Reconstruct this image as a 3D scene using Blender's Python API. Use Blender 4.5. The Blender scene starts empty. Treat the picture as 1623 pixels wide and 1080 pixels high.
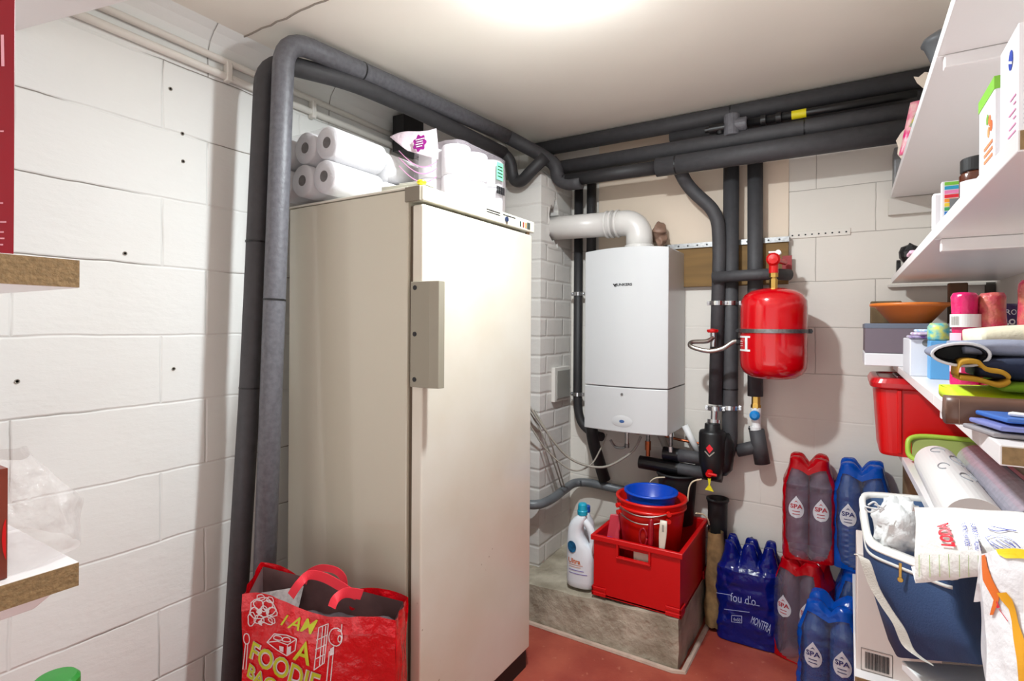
import bpy, math, random
from mathutils import Vector, Matrix, noise
random.seed(7)
SC = bpy.context.scene
COL = SC.collection

# ------------------------------------------------------------------ camera
F = 865.0; CX = 811.5; CY = 517.0; HEYE = 1.42
TH = math.atan2(533, F); ROLL = 0.0065
cd = bpy.data.cameras.new('camera'); cam = bpy.data.objects.new('camera', cd); COL.objects.link(cam)
cd.sensor_width = 36.0; cd.sensor_fit = 'HORIZONTAL'; cd.lens = F/1623*36.0
cd.shift_y = (CY-540.0)/1623.0; cd.clip_start = 0.02
cam.matrix_world = Matrix.Translation((0, 0, HEYE)) @ Matrix.Rotation(TH, 4, 'Z') @ Matrix.Rotation(math.pi/2, 4, 'X') @ Matrix.Rotation(ROLL, 4, 'Z')
SC.camera = cam

# ------------------------------------------------------------------ world, light, exposure
w = bpy.data.worlds.new('world'); SC.world = w; w.use_nodes = True
bgn = w.node_tree.nodes['Background']
bgn.inputs[0].default_value = (1.0, 0.98, 0.97, 1); bgn.inputs[1].default_value = 1.3
# brighter towards the ground: added fill through the open rear to lift the ceiling
_t = w.node_tree; _g = _t.nodes.new('ShaderNodeTexCoord'); _s = _t.nodes.new('ShaderNodeSeparateXYZ'); _m = _t.nodes.new('ShaderNodeMapRange')
_m.inputs[1].default_value = -0.55; _m.inputs[2].default_value = 0.15; _m.inputs[3].default_value = 2.0; _m.inputs[4].default_value = 0.55
_t.links.new(_g.outputs['Generated'], _s.inputs[0]); _t.links.new(_s.outputs[2], _m.inputs[0]); _t.links.new(_m.outputs[0], bgn.inputs[1])
vs = SC.view_settings
vs.view_transform = 'Standard'; vs.look = 'None'; vs.exposure = 0.42; vs.gamma = 1.0; vs.use_curve_mapping = False
LAMP = Vector((-0.70, 1.36, 2.375))
ld = bpy.data.lights.new('bulb_light', 'AREA'); ld.shape = 'DISK'; ld.size = 0.09; ld.energy = 24; ld.color = (0.90, 0.97, 1.0)
lo = bpy.data.objects.new('bulb_light', ld); lo.location = LAMP - Vector((0, 0, 0.02)); COL.objects.link(lo)

ld2 = bpy.data.lights.new('lamp_side_glow', 'POINT'); ld2.energy = 9; ld2.shadow_soft_size = 0.03; ld2.color = (0.90, 0.97, 1.0)   # the lamp's light that leaves it sideways and upwards
lo2 = bpy.data.objects.new('lamp_side_glow', ld2); lo2.location = LAMP-Vector((0, 0, 0.03)); COL.objects.link(lo2)

# ------------------------------------------------------------------ placing helpers (photo pixel -> room point at a real depth)
FW = Vector((-math.sin(TH), math.cos(TH), 0)); RT = Vector((math.cos(TH), math.sin(TH), 0)); UP = Vector((0, 0, 1)); EYE = Vector((0, 0, HEYE))
def ray(u, v):
    a = (u-CX)/F; b = (v-CY)/F; c, s = math.cos(ROLL), math.sin(ROLL)
    return FW + (a*c+b*s)*RT - (-a*s+b*c)*UP
def P(u, v, x=None, y=None, z=None):
    r = ray(u, v)
    t = x/r.x if x is not None else (y/r.y if y is not None else (z-HEYE)/r.z)
    return EYE + r*t
def PL(u, v, p0, n):
    r = ray(u, v); return EYE + r*((Vector(p0)-EYE).dot(n)/r.dot(n))
def V(*a): return Vector(a)
def proj(p):
    d = Vector(p)-EYE; z = d.dot(FW); a = d.dot(RT)/z; b = -d.dot(UP)/z; c, s = math.cos(ROLL), math.sin(ROLL)
    return CX+F*(a*c-b*s), CY+F*(a*s+b*c)
def solve(fn, u, v, s=.5, t=.5):      # surface parameters of the point of fn seen at (u, v)
    e = .01
    for _ in range(12):
        x0, y0 = proj(fn(s, t)); x1, y1 = proj(fn(s+e, t)); x2, y2 = proj(fn(s, t+e))
        a, b, c, d = (x1-x0)/e, (x2-x0)/e, (y1-y0)/e, (y2-y0)/e; D = a*d-b*c
        if abs(D) < 1e-6: break
        du, dv = u-x0, v-y0; s += max(-.3, min(.3, (d*du-b*dv)/D)); t += max(-.3, min(.3, (a*dv-c*du)/D))
    return s, t

# ------------------------------------------------------------------ materials
def lin(c): return tuple(((x/255)/12.92 if x/255 <= 0.04045 else ((x/255+0.055)/1.055)**2.4) for x in c)
def mat(name, col, rough=0.5, metal=0.0, spec=0.5, coat=0.0, nz=None, bump=None, clear=0.0, emit=0.0, two=None, trans=0.0, tint=None):
    m = bpy.data.materials.new(name); m.use_nodes = True
    nt = m.node_tree; N = nt.nodes; L = nt.links; b = N['Principled BSDF']
    c = lin(col)+(1,)
    b.inputs['Base Color'].default_value = c; b.inputs['Roughness'].default_value = rough
    b.inputs['Metallic'].default_value = metal; b.inputs['Specular IOR Level'].default_value = spec
    b.inputs['Coat Weight'].default_value = coat; b.inputs['Transmission Weight'].default_value = trans
    if emit: b.inputs['Emission Color'].default_value = c; b.inputs['Emission Strength'].default_value = emit
    tc = N.new('ShaderNodeTexCoord')
    if nz:
        t = N.new('ShaderNodeTexNoise'); t.inputs['Scale'].default_value = nz[0]; t.inputs['Detail'].default_value = 6
        r = N.new('ShaderNodeMapRange'); r.inputs[1].default_value = 0.38; r.inputs[2].default_value = 0.66
        mx = N.new('ShaderNodeMix'); mx.data_type = 'RGBA'
        L.new(tc.outputs['Object'], t.inputs['Vector']); L.new(t.outputs['Fac'], r.inputs[0]); L.new(r.outputs[0], mx.inputs[0])
        mx.inputs[6].default_value = c
        mx.inputs[7].default_value = (lin(two)+(1,)) if two else tuple(x*nz[1] for x in c[:3])+(1,)
        L.new(mx.outputs[2], b.inputs['Base Color'])
    if bump:
        t = N.new('ShaderNodeTexNoise'); t.inputs['Scale'].default_value = bump[0]; t.inputs['Detail'].default_value = 5
        bp = N.new('ShaderNodeBump'); bp.inputs['Strength'].default_value = bump[1]; bp.inputs['Distance'].default_value = bump[2] if len(bump) > 2 else 0.01
        L.new(tc.outputs['Object'], t.inputs['Vector']); L.new(t.outputs['Fac'], bp.inputs['Height']); L.new(bp.outputs[0], b.inputs['Normal'])
    if clear:
        tr = N.new('ShaderNodeBsdfTransparent'); tr.inputs[0].default_value = (lin(tint) if tint else (1, 1, 1))+(1,)
        mi = N.new('ShaderNodeMixShader'); mi.inputs[0].default_value = clear
        L.new(b.outputs[0], mi.inputs[1]); L.new(tr.outputs[0], mi.inputs[2]); L.new(mi.outputs[0], N['Material Output'].inputs[0])
    return m

def block_wall(name, axis, bw, bh, off, base, dark, crack, strength=0.5, zoff=0.0, squash=0.5, ms=0.006):
    """painted masonry; axis = which object coordinate runs along the wall"""
    m = bpy.data.materials.new(name); m.use_nodes = True
    nt = m.node_tree; N = nt.nodes; L = nt.links; b = N['Principled BSDF']
    tc = N.new('ShaderNodeTexCoord'); sp = N.new('ShaderNodeSeparateXYZ'); L.new(tc.outputs['Object'], sp.inputs[0])
    cb = N.new('ShaderNodeCombineXYZ')
    ax = N.new('ShaderNodeMath'); ax.operation = 'ADD'; ax.inputs[1].default_value = off; L.new(sp.outputs[axis], ax.inputs[0])
    az = N.new('ShaderNodeMath'); az.operation = 'ADD'; az.inputs[1].default_value = zoff; L.new(sp.outputs[2], az.inputs[0])
    L.new(ax.outputs[0], cb.inputs[0]); L.new(az.outputs[0], cb.inputs[1])
    nz = N.new('ShaderNodeTexNoise'); nz.inputs['Scale'].default_value = 6; nz.inputs['Detail'].default_value = 4; L.new(tc.outputs['Object'], nz.inputs['Vector'])
    mul = N.new('ShaderNodeVectorMath'); mul.operation = 'MULTIPLY_ADD'; mul.inputs[1].default_value = (0.014, 0.014, 0)
    L.new(nz.outputs['Color'], mul.inputs[0]); L.new(cb.outputs[0], mul.inputs[2])
    def brick(size, smooth):
        k = N.new('ShaderNodeTexBrick'); k.offset = squash; k.inputs['Scale'].default_value = 1.0
        k.inputs['Brick Width'].default_value = bw; k.inputs['Row Height'].default_value = bh
        k.inputs['Mortar Size'].default_value = size; k.inputs['Mortar Smooth'].default_value = smooth
        k.inputs['Color1'].default_value = (1, 1, 1, 1); k.inputs['Color2'].default_value = (0.93, 0.93, 0.93, 1); k.inputs['Mortar'].default_value = (0, 0, 0, 1)
        L.new(mul.outputs[0], k.inputs['Vector']); return k
    wide = brick(ms, 1.0); thin = brick(0.0020, 0.2)
    g = N.new('ShaderNodeTexNoise'); g.inputs['Scale'].default_value = 2.3; g.inputs['Detail'].default_value = 2; L.new(tc.outputs['Object'], g.inputs['Vector'])
    gr = N.new('ShaderNodeMapRange'); gr.inputs[1].default_value = 0.49; gr.inputs[2].default_value = 0.58; L.new(g.outputs['Fac'], gr.inputs[0])
    cr = N.new('ShaderNodeMath'); cr.operation = 'MULTIPLY'; L.new(thin.outputs['Fac'], cr.inputs[0]); L.new(gr.outputs[0], cr.inputs[1])
    cs = N.new('ShaderNodeMath'); cs.operation = 'MULTIPLY'; cs.inputs[1].default_value = crack; L.new(cr.outputs[0], cs.inputs[0])
    st = N.new('ShaderNodeTexNoise'); st.inputs['Scale'].default_value = 1.6; st.inputs['Detail'].default_value = 7; L.new(tc.outputs['Object'], st.inputs['Vector'])
    m0 = N.new('ShaderNodeMix'); m0.data_type = 'RGBA'; m0.inputs[6].default_value = lin(base)+(1,); m0.inputs[7].default_value = lin(dark)+(1,)
    L.new(st.outputs['Fac'], m0.inputs[0])
    m1 = N.new('ShaderNodeMix'); m1.data_type = 'RGBA'; m1.inputs[7].default_value = lin((96, 84, 72))+(1,)
    L.new(cs.outputs[0], m1.inputs[0]); L.new(m0.outputs[2], m1.inputs[6]); L.new(m1.outputs[2], b.inputs['Base Color'])
    b.inputs['Roughness'].default_value = 0.6; b.inputs['Specular IOR Level'].default_value = 0.3
    # height: mortar groove + trowelled paint + pits
    h1 = N.new('ShaderNodeMath'); h1.operation = 'MULTIPLY'; h1.inputs[1].default_value = -1.0; L.new(wide.outputs['Fac'], h1.inputs[0])
    fn = N.new('ShaderNodeTexNoise'); fn.inputs['Scale'].default_value = 26; fn.inputs['Detail'].default_value = 6; fn.inputs['Roughness'].default_value = 0.6
    mp = N.new('ShaderNodeMapping'); mp.inputs['Scale'].default_value = (0.6, 0.6, 1.5); L.new(tc.outputs['Object'], mp.inputs[0]); L.new(mp.outputs[0], fn.inputs['Vector'])
    h2 = N.new('ShaderNodeMath'); h2.operation = 'MULTIPLY_ADD'; h2.inputs[1].default_value = 0.55; L.new(fn.outputs['Fac'], h2.inputs[0]); L.new(h1.outputs[0], h2.inputs[2])
    bn = N.new('ShaderNodeTexNoise'); bn.inputs['Scale'].default_value = 5; bn.inputs['Detail'].default_value = 3; L.new(tc.outputs['Object'], bn.inputs['Vector'])
    h3 = N.new('ShaderNodeMath'); h3.operation = 'MULTIPLY_ADD'; h3.inputs[1].default_value = 1.4; L.new(bn.outputs['Fac'], h3.inputs[0]); L.new(h2.outputs[0], h3.inputs[2])
    bp = N.new('ShaderNodeBump'); bp.inputs['Strength'].default_value = strength; bp.inputs['Distance'].default_value = 0.006
    L.new(h3.outputs[0], bp.inputs['Height']); L.new(bp.outputs[0], b.inputs['Normal'])
    return m

# ------------------------------------------------------------------ mesh builder
class MB:
    def __init__(s): s.v = []; s.f = []; s.m = []
    def add(s, vs, fs, mi=0):
        o = len(s.v); s.v += [Vector(p) for p in vs]
        for f in fs: s.f.append([i+o for i in f]); s.m.append(mi)
        return s
    def hexa(s, c, mi=0):   # 8 corners: bottom ring then top ring
        return s.add(c, [(3, 2, 1, 0), (4, 5, 6, 7), (0, 1, 5, 4), (1, 2, 6, 5), (2, 3, 7, 6), (3, 0, 4, 7)], mi)
    def box(s, x0, x1, y0, y1, z0, z1, mi=0):
        return s.hexa([(x0, y0, z0), (x1, y0, z0), (x1, y1, z0), (x0, y1, z0), (x0, y0, z1), (x1, y0, z1), (x1, y1, z1), (x0, y1, z1)], mi)
    def loft(s, rings, cap0=True, cap1=True, mi=0, closed=True):
        n = len(rings[0]); vs = [p for r in rings for p in r]; fs = []
        for i in range(len(rings)-1):
            for j in range(n if closed else n-1):
                k = (j+1) % n; fs.append((i*n+j, i*n+k, (i+1)*n+k, (i+1)*n+j))
        if cap0: fs.append(tuple(reversed(range(n))))
        if cap1: fs.append(tuple((len(rings)-1)*n+j for j in range(n)))
        return s.add(vs, fs, mi)
    def tube(s, pts, r, n=14, cap=True, mi=0, flat=1.0):
        pts = [Vector(p) for p in pts]; rs = r if isinstance(r, (list, tuple)) else [r]*len(pts)
        rings = []; nrm = None
        for i, p in enumerate(pts):
            t = (pts[min(i+1, len(pts)-1)]-pts[max(i-1, 0)]).normalized()
            if nrm is None:
                a = Vector((0, 0, 1)) if abs(t.z) < 0.9 else Vector((1, 0, 0)); nrm = (a-t*a.dot(t)).normalized()
            else: nrm = (nrm-t*nrm.dot(t)).normalized()
            bi = t.cross(nrm)
            rings.append([p+(nrm*math.cos(q)+bi*flat*math.sin(q))*rs[i] for q in [2*math.pi*k/n for k in range(n)]])
        return s.loft(rings, cap, cap, mi)
    def cyl(s, a, b, r, r2=None, n=20, mi=0): return s.tube([a, b], [r, r if r2 is None else r2], n, True, mi)
    def lathe(s, prof, c=(0, 0, 0), n=28, mi=0, cap0=True, cap1=True, sx=1.0, sy=1.0):
        c = Vector(c)
        return s.loft([[c+Vector((r*sx*math.cos(2*math.pi*k/n), r*sy*math.sin(2*math.pi*k/n), z)) for k in range(n)] for r, z in prof], cap0, cap1, mi)
    def grid(s, fn, nu, nv, mi=0):
        vs = [fn(i/nu, j/nv) for j in range(nv+1) for i in range(nu+1)]
        return s.add(vs, [(j*(nu+1)+i, j*(nu+1)+i+1, (j+1)*(nu+1)+i+1, (j+1)*(nu+1)+i) for j in range(nv) for i in range(nu)], mi)
    def xf(s, fn): s.v = [Vector(fn(p)) for p in s.v]; return s
    def stroke(s, pts, w, fn, mi=0):      # ribbon along 2D points, mapped by fn(a, b)
        for i in range(len(pts)-1):
            a, b = Vector(pts[i]), Vector(pts[i+1]); d = (b-a)
            if d.length < 1e-6: continue
            d.normalize(); n = Vector((-d.y, d.x))*w/2; e = d*w*0.3
            q = [a-n-e, b-n+e, b+n+e, a+n-e]
            s.add([fn(p.x, p.y) for p in q], [(0, 1, 2, 3)], mi)
        return s

def bend(pts, r=0.06, n=7):
    pts = [Vector(p) for p in pts]; out = [pts[0]]
    for i in range(1, len(pts)-1):
        a, b, c = pts[i-1], pts[i], pts[i+1]
        d0 = min(r, (a-b).length*0.49); d1 = min(r, (c-b).length*0.49)
        p0 = b+(a-b).normalized()*d0; p2 = b+(c-b).normalized()*d1
        for k in range(n+1):
            t = k/n; out.append(p0*(1-t)**2+b*2*t*(1-t)+p2*t*t)
    out.append(pts[-1]); return out
def spline(pts, n=8):
    pts = [Vector(p) for p in pts]; out = []
    for i in range(len(pts)-1):
        p0 = pts[max(i-1, 0)]; p1 = pts[i]; p2 = pts[i+1]; p3 = pts[min(i+2, len(pts)-1)]
        for k in range(n):
            t = k/n; out.append(0.5*((2*p1)+(p2-p0)*t+(2*p0-5*p1+4*p2-p3)*t*t+(-p0+3*p1-3*p2+p3)*t**3))
    out.append(pts[-1]); return out

def build(name, mb, mats, parent=None, loc=None, rz=0.0, smooth=False, bevel=0.0, world=False, label=None, seg=2, sub=0):
    """one mesh object. parent given: verts are local to it (world=True: verts are room coordinates). No parent, loc given with world: origin moved to loc."""
    vs = mb.v
    if parent is not None and world:
        a = -parent.rotation_euler.z; c, s_ = math.cos(a), math.sin(a); o = parent['_base']
        vs = [Vector(((p.x-o[0])*c-(p.y-o[1])*s_, (p.x-o[0])*s_+(p.y-o[1])*c, p.z-o[2])) for p in vs]
    if parent is None and loc is not None and world: vs = [p-Vector(loc) for p in vs]
    me = bpy.data.meshes.new(name); me.from_pydata([tuple(p) for p in vs], [], mb.f)
    mats = mats if isinstance(mats, (list, tuple)) else [mats]
    for m in mats: me.materials.append(m)
    for p, mi in zip(me.polygons, mb.m): p.material_index = mi; p.use_smooth = smooth
    me.validate(); me.update()
    o = bpy.data.objects.new(name, me); COL.objects.link(o)
    if parent is not None: o.parent = parent
    elif loc is not None: o.location = loc; o.rotation_euler = (0, 0, rz)
    o['_base'] = tuple(loc) if loc is not None else (0, 0, 0)
    if parent is not None:
        o['_base'] = parent['_base']
        if world is False: pass
    if bevel:
        b = o.modifiers.new('bevel', 'BEVEL'); b.width = bevel; b.segments = seg; b.limit_method = 'ANGLE'; b.angle_limit = math.radians(40); b.harden_normals = False
    if sub: q = o.modifiers.new('sub', 'SUBSURF'); q.levels = sub; q.render_levels = sub
    if label: o['label'] = label
    return o
def tag(o, label, cat, group=None, kind=None):
    o['label'] = label; o['category'] = cat
    if group: o['group'] = group
    if kind: o['kind'] = kind
    return o
def thing(name, label, cat, loc=(0, 0, 0), rz=0.0, group=None):
    o = bpy.data.objects.new(name, None); COL.objects.link(o); o.location = loc; o.rotation_euler = (0, 0, rz)
    o['_base'] = tuple(loc); o.empty_display_size = 0.05
    return tag(o, label, cat, group)
def struct(name, mb, m, **k):
    o = build(name, mb, m, **k); o['kind'] = 'structure'; return o
def copy_tree(o, parent=None):
    c = o.copy(); COL.objects.link(c)
    if parent is not None: c.parent = parent
    for ch in list(o.children): copy_tree(ch, c)
    return c

def text_mb(s, fn, size=1.0, align='CENTER', bold=0.0, mi=0):
    """flat lettering mesh; fn(x, y) maps text units (cap height about 0.7*size) into the room"""
    cu = bpy.data.curves.new('t', 'FONT'); cu.body = s; cu.size = size; cu.align_x = align; cu.align_y = 'CENTER'; cu.offset = bold; cu.resolution_u = 3
    o = bpy.data.objects.new('t', cu); COL.objects.link(o)
    me = bpy.data.meshes.new_from_object(o.evaluated_get(bpy.context.evaluated_depsgraph_get()))
    mb = MB(); mb.add([fn(q.co.x, q.co.y) for q in me.vertices], [tuple(p.vertices) for p in me.polygons], mi)
    bpy.data.objects.remove(o); bpy.data.curves.remove(cu); bpy.data.meshes.remove(me)
    return mb
def text_fit(s, fn01, bold=0.0, mi=0):
    """lettering stretched to the unit square, then mapped by fn01(s, t)"""
    t = text_mb(s, lambda x, y: (x, y, 0), bold=bold, mi=mi)
    xs = [p.x for p in t.v]; ys = [p.y for p in t.v]; x0, x1, y0, y1 = min(xs), max(xs), min(ys), max(ys)
    return t.xf(lambda p: fn01((p.x-x0)/(x1-x0), (p.y-y0)/(y1-y0)))
def quad(A, B, C, D, off=0.001):
    A, B, C, D = map(Vector, (A, B, C, D)); n = (B-A).cross(D-A).normalized()
    if n.dot(EYE-A) < 0: n = -n
    return lambda s, t: (A*(1-s)+B*s)*(1-t)+(D*(1-s)+C*s)*t+n*off
def join(*mbs):
    o = MB()
    for m in mbs:
        k = len(o.v); o.v += m.v; o.f += [[i+k for i in f] for f in m.f]; o.m += m.m
    return o

# ------------------------------------------------------------------ material library
M = dict(
  foam=mat('pipe_foam', (66, 65, 68), 0.62, bump=(90, 0.25, 0.003), nz=(40, 0.85)),
  foam_light=mat('pipe_foam_grey', (104, 104, 110), 0.45, bump=(120, 0.35, 0.003), nz=(60, 0.75)),
  foam_black=mat('pipe_foam_black', (42, 41, 43), 0.55, bump=(70, 0.2, 0.003)),
  pvc=mat('grey_pvc', (104, 108, 112), 0.4, nz=(8, 0.8)),
  black=mat('black_plastic', (18, 18, 20), 0.4),
  black_m=mat('black_rubber', (28, 27, 28), 0.6),
  chrome=mat('chrome', (205, 207, 210), 0.22, 1.0),
  zinc=mat('zinc', (150, 150, 150), 0.38, 1.0, nz=(70, 0.7)),
  brass=mat('brass', (196, 158, 84), 0.28, 1.0),
  copper=mat('copper', (176, 98, 66), 0.3, 1.0),
  white=mat('white_plastic', (232, 232, 232), 0.4),
  white_g=mat('white_gloss', (236, 236, 236), 0.25),
  boiler=mat('boiler_enamel', (198, 199, 200), 0.3, coat=0.2),
  shelf=mat('white_laminate', (236, 232, 232), 0.28),
  chip=mat('raw_chipboard', (150, 122, 84), 0.8, nz=(120, 0.7), bump=(150, 0.3)),
  flue=mat('flue_white', (206, 202, 198), 0.35),
  red_vessel=mat('red_enamel', (196, 0, 14), 0.16, coat=0.5),
  red_pl=mat('red_plastic', (208, 4, 8), 0.35),
  red_crate=mat('red_crate_plastic', (200, 2, 6), 0.4, bump=(300, 0.1)),
  red_bucket=mat('red_bucket_plastic', (214, 24, 16), 0.32),
  blue_bucket=mat('blue_bucket_plastic', (8, 72, 190), 0.3),
  blue_cap=mat('blue_cap', (20, 90, 190), 0.35),
  teal_cap=mat('teal_cap', (22, 160, 190), 0.35),
  paper=mat('tissue_paper', (202, 200, 202), 0.9, bump=(140, 0.35, 0.003)),
  core=mat('cardboard_core', (96, 88, 80), 0.9),
  card=mat('brown_cardboard', (150, 118, 84), 0.8, nz=(30, 0.8)),
  film=mat('clear_film', (240, 240, 245), 0.12, clear=0.86, bump=(30, 0.7, 0.01)),
  yellow=mat('yellow_plastic', (222, 208, 20), 0.4),
  magenta=mat('magenta_print', (150, 14, 130), 0.5),
  wood=mat('pine_board', (132, 100, 52), 0.7, nz=(9, 0.75)),
  wood_d=mat('old_wood', (116, 92, 62), 0.8, nz=(20, 0.6)),
  ink=mat('black_ink', (20, 20, 24), 0.5),
  cable=mat('grey_cable', (150, 144, 134), 0.5),
  rope=mat('cream_string', (214, 198, 168), 0.8),
  steel=mat('wire_steel', (190, 186, 180), 0.3, 1.0),
)
# stretched grain on the pine board
for mm in (M['wood'],):
    nt = mm.node_tree; mp = nt.nodes.new('ShaderNodeMapping'); mp.inputs['Scale'].default_value = (0.25, 1, 3.2)
    tn = [n for n in nt.nodes if n.type == 'TEX_NOISE'][0]; tcn = [n for n in nt.nodes if n.type == 'TEX_COORD'][0]
    nt.links.new(tcn.outputs['Object'], mp.inputs[0]); nt.links.new(mp.outputs[0], tn.inputs['Vector'])

# ------------------------------------------------------------------ room shell
XL, XR, YB, YF, ZC = -1.90, 0.49, 2.83, -0.7, 2.45
wall_l = block_wall('painted_blocks_left', 1, 0.52, 0.2235, -0.545, (234, 235, 233), (222, 221, 216), 0.8, 0.42, zoff=-0.273, squash=0.28)
wall_b = block_wall('painted_blocks_back', 0, 0.45, 0.21, 0.12, (230, 226, 219), (220, 213, 203), 0.5, 0.2, zoff=-0.17+0.001)
brick_c = block_wall('painted_bricks', 1, 0.19, 0.098, 0.03, (222, 219, 215), (206, 201, 195), 0.2, 0.5, ms=0.012)
T = 0.1
struct('wall_left', MB().box(XL-T, XL, YF, YB+T, 0, ZC+T), wall_l)
struct('wall_back', MB().box(XL-T, XR+T, YB, YB+T, 0, ZC+T), wall_b)
struct('wall_right', MB().box(XR, XR+T, YF, YB+T, 0, ZC+T), block_wall('painted_blocks_right', 1, 0.45, 0.21, 0.1, (228, 224, 218), (216, 210, 202), 0.3, 0.35, zoff=-0.17))
ceil = mat('ceiling_paint', (246, 240, 229), 0.34, nz=(1.3, 0.95), bump=(2.5, 0.25, 0.02))
cb_ = MB().box(XL-T, XR+T, YF, YB+T, ZC, ZC+T)
struct('ceiling', cb_, ceil)
# floor: worn oxide-red paint
fm = mat('red_floor_paint', (150, 62, 50), 0.42, nz=(5, 0.8), two=(172, 84, 66), bump=(60, 0.2, 0.004))
nt = fm.node_tree; Nn = nt.nodes; bs = Nn['Principled BSDF']
tc = [n for n in Nn if n.type == 'TEX_COORD'][0]; src = bs.inputs['Base Color'].links[0].from_socket
t2 = Nn.new('ShaderNodeTexNoise'); t2.inputs['Scale'].default_value = 38; t2.inputs['Detail'].default_value = 8; nt.links.new(tc.outputs['Object'], t2.inputs['Vector'])
r2 = Nn.new('ShaderNodeMapRange'); r2.inputs[1].default_value = 0.64; r2.inputs[2].default_value = 0.76; r2.inputs[4].default_value = 0.55; nt.links.new(t2.outputs['Fac'], r2.inputs[0])
m2 = Nn.new('ShaderNodeMix'); m2.data_type = 'RGBA'; m2.inputs[7].default_value = lin((206, 140, 116))+(1,)
nt.links.new(r2.outputs[0], m2.inputs[0]); nt.links.new(src, m2.inputs[6]); nt.links.new(m2.outputs[2], bs.inputs['Base Color'])
struct('floor', MB().box(XL-T, XR+T, YF, YB+T, -0.1, 0), fm)
lampo = thing('ceiling_lamp', 'round flush ceiling lamp just above the top edge of the picture', 'lamp', (LAMP.x, LAMP.y, ZC))
build('ceiling_plate', MB().lathe([(0, -.001), (.075, -.001), (.075, -.030), (.068, -.040), (.058, -.040), (.058, -.030), (0, -.030)], n=40, cap0=False, cap1=False), M['white_g'], lampo)
build('lamp_shade', MB().lathe([(.0575, -.031), (.056, -.050), (.048, -.062), (.0, -.066)], n=40, cap0=False, cap1=False), mat('lamp_diffuser', (255, 250, 242), .4, clear=.9, emit=3.0), lampo, smooth=True)
# grey line of the cracked plaster joint across the ceiling, left of the pipes
a = P(365, 68, z=ZC); b = P(528, -6, z=ZC)
cr = MB(); pts = [a.lerp(b, k/14)+V(random.uniform(-.004, .004), random.uniform(-.004, .004), -0.0008) for k in range(15)]
cr.tube(pts, [0.0035]*15, 6); struct('trim_1', cr, mat('joint_grey', (150, 142, 132), 0.9))
# painted cove where the left wall meets the ceiling
cv = MB(); prof = [(0, 0), (0.06, 0), (0.035, -0.02), (0.012, -0.05), (0, -0.09)]
cv.loft([[V(XL+px, y, ZC+pz) for px, pz in prof] for y in (YF, YB)]); struct('trim_2', cv, wall_l, smooth=False)
# chimney breast with the flue hole broken through its side
CHX = -1.345; CHY = 2.46
ch = MB(); H0, H1, Z0, Z1 = 2.515, 2.70, 1.845, 2.10
CT = 2.20
ch.box(XL, CHX-0.12, CHY, YB, 0, CT)
ch.box(CHX-0.12, CHX, CHY, H0, 0, CT); ch.box(CHX-0.12, CHX, H1, YB, 0, CT)
ch.box(CHX-0.12, CHX, H0, H1, 0, Z0); ch.box(CHX-0.12, CHX, H0, H1, Z1, CT)
ch.hexa([(XL, CHY, CT), (CHX, CHY, CT), (CHX, YB, CT), (XL, YB, CT), (XL, CHY+.14, CT+.09), (CHX-.10, CHY+.14, CT+.09), (CHX-.10, YB, CT+.09), (XL, YB, CT+.09)])   # sloped shoulder under the pipes
struct('wall_chimney', ch, brick_c)
# broken edge of the hole: jagged painted rim around a dark flue cavity
rim = MB(); n = 22; yc, zc = (H0+H1)/2, (Z0+Z1)/2
inn = []; out = []
for k in range(n):
    q = 2*math.pi*k/n; rr = 1+0.16*math.sin(5*q+1)+0.1*math.sin(9*q)
    inn.append(V(CHX+0.004, yc+0.062*rr*math.cos(q), zc+0.115*rr*math.sin(q)))
    m_ = max(abs(math.cos(q))/0.105, abs(math.sin(q))/0.14); out.append(V(CHX+0.002, yc+math.cos(q)/m_, zc+math.sin(q)/m_))
rim.loft([out, inn, [p+V(-0.06, (yc-p.y)*0.1, 0) for p in inn]], False, False)
struct('trim_3', rim, brick_c)
struct('trim_4', MB().box(CHX-0.119, CHX-0.112, H0+.002, H1-.002, Z0+.002, Z1-.002), mat('cavity_black', (22, 18, 18), 0.9))  # near-black panel closing the back of the flue hole
# concrete plinth
cm = mat('rough_concrete', (184, 174, 156), 0.85, nz=(7, 0.72), two=(140, 130, 112), bump=(28, 0.9, 0.012))
pl = MB()
def plf(s, t):   # front face
    x = XL+(-0.588-XL)*s; return x
vsr = []
nx, nz_ = 40, 8
def plv(x, y, z, amp=0.006):
    q = noise.noise_vector(V(x*7, y*7, z*7))*amp+noise.noise_vector(V(x*25, y*25, z*25))*amp*0.45; return V(x, y, z)+q
X1 = -0.588; Y0 = 2.285; ZT = 0.205
zt = lambda x: 0.176+0.030*((x+1.3)/0.7)
pl.grid(lambda s, t: plv(CHX-0.3+(X1-CHX+0.3)*s, Y0-0.01*(1-t), (zt(CHX-0.3+(X1-CHX+0.3)*s)-0.0)*t), 60, 12)
pl.grid(lambda s, t: plv(X1, Y0-0.01*(1-t)+(YB-Y0+0.01*(1-t))*s, 0.206*t), 36, 12)
pl.grid(lambda s, t: plv(CHX-0.3+(X1-CHX+0.3)*s, Y0+(YB-Y0)*t, zt(CHX-0.3+(X1-CHX+0.3)*s)*(1-t)+0.206*t if True else 0, 0.006), 60, 30)
pl.add([V(CHX-0.3, Y0, 0), V(CHX-0.3, YB, 0), V(CHX-0.3, YB, 0.2), V(CHX-0.3, Y0, 0.17)], [(0, 1, 2, 3)])
struct('trim_5', pl, cm, smooth=True)
# white cement fillet where plinth meets floor
fl = MB(); fl.tube([V(CHX-0.2, Y0-0.018, 0.002), V(X1-0.02, Y0-0.022, 0.002), V(X1+0.02, Y0-0.01, 0.002), V(X1+0.028, YB, 0.002)], [0.012]*4, 8, flat=1)
struct('trim_7', fl, mat('cement_dust', (196, 172, 156), 0.9, nz=(20, 0.8)))
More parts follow.
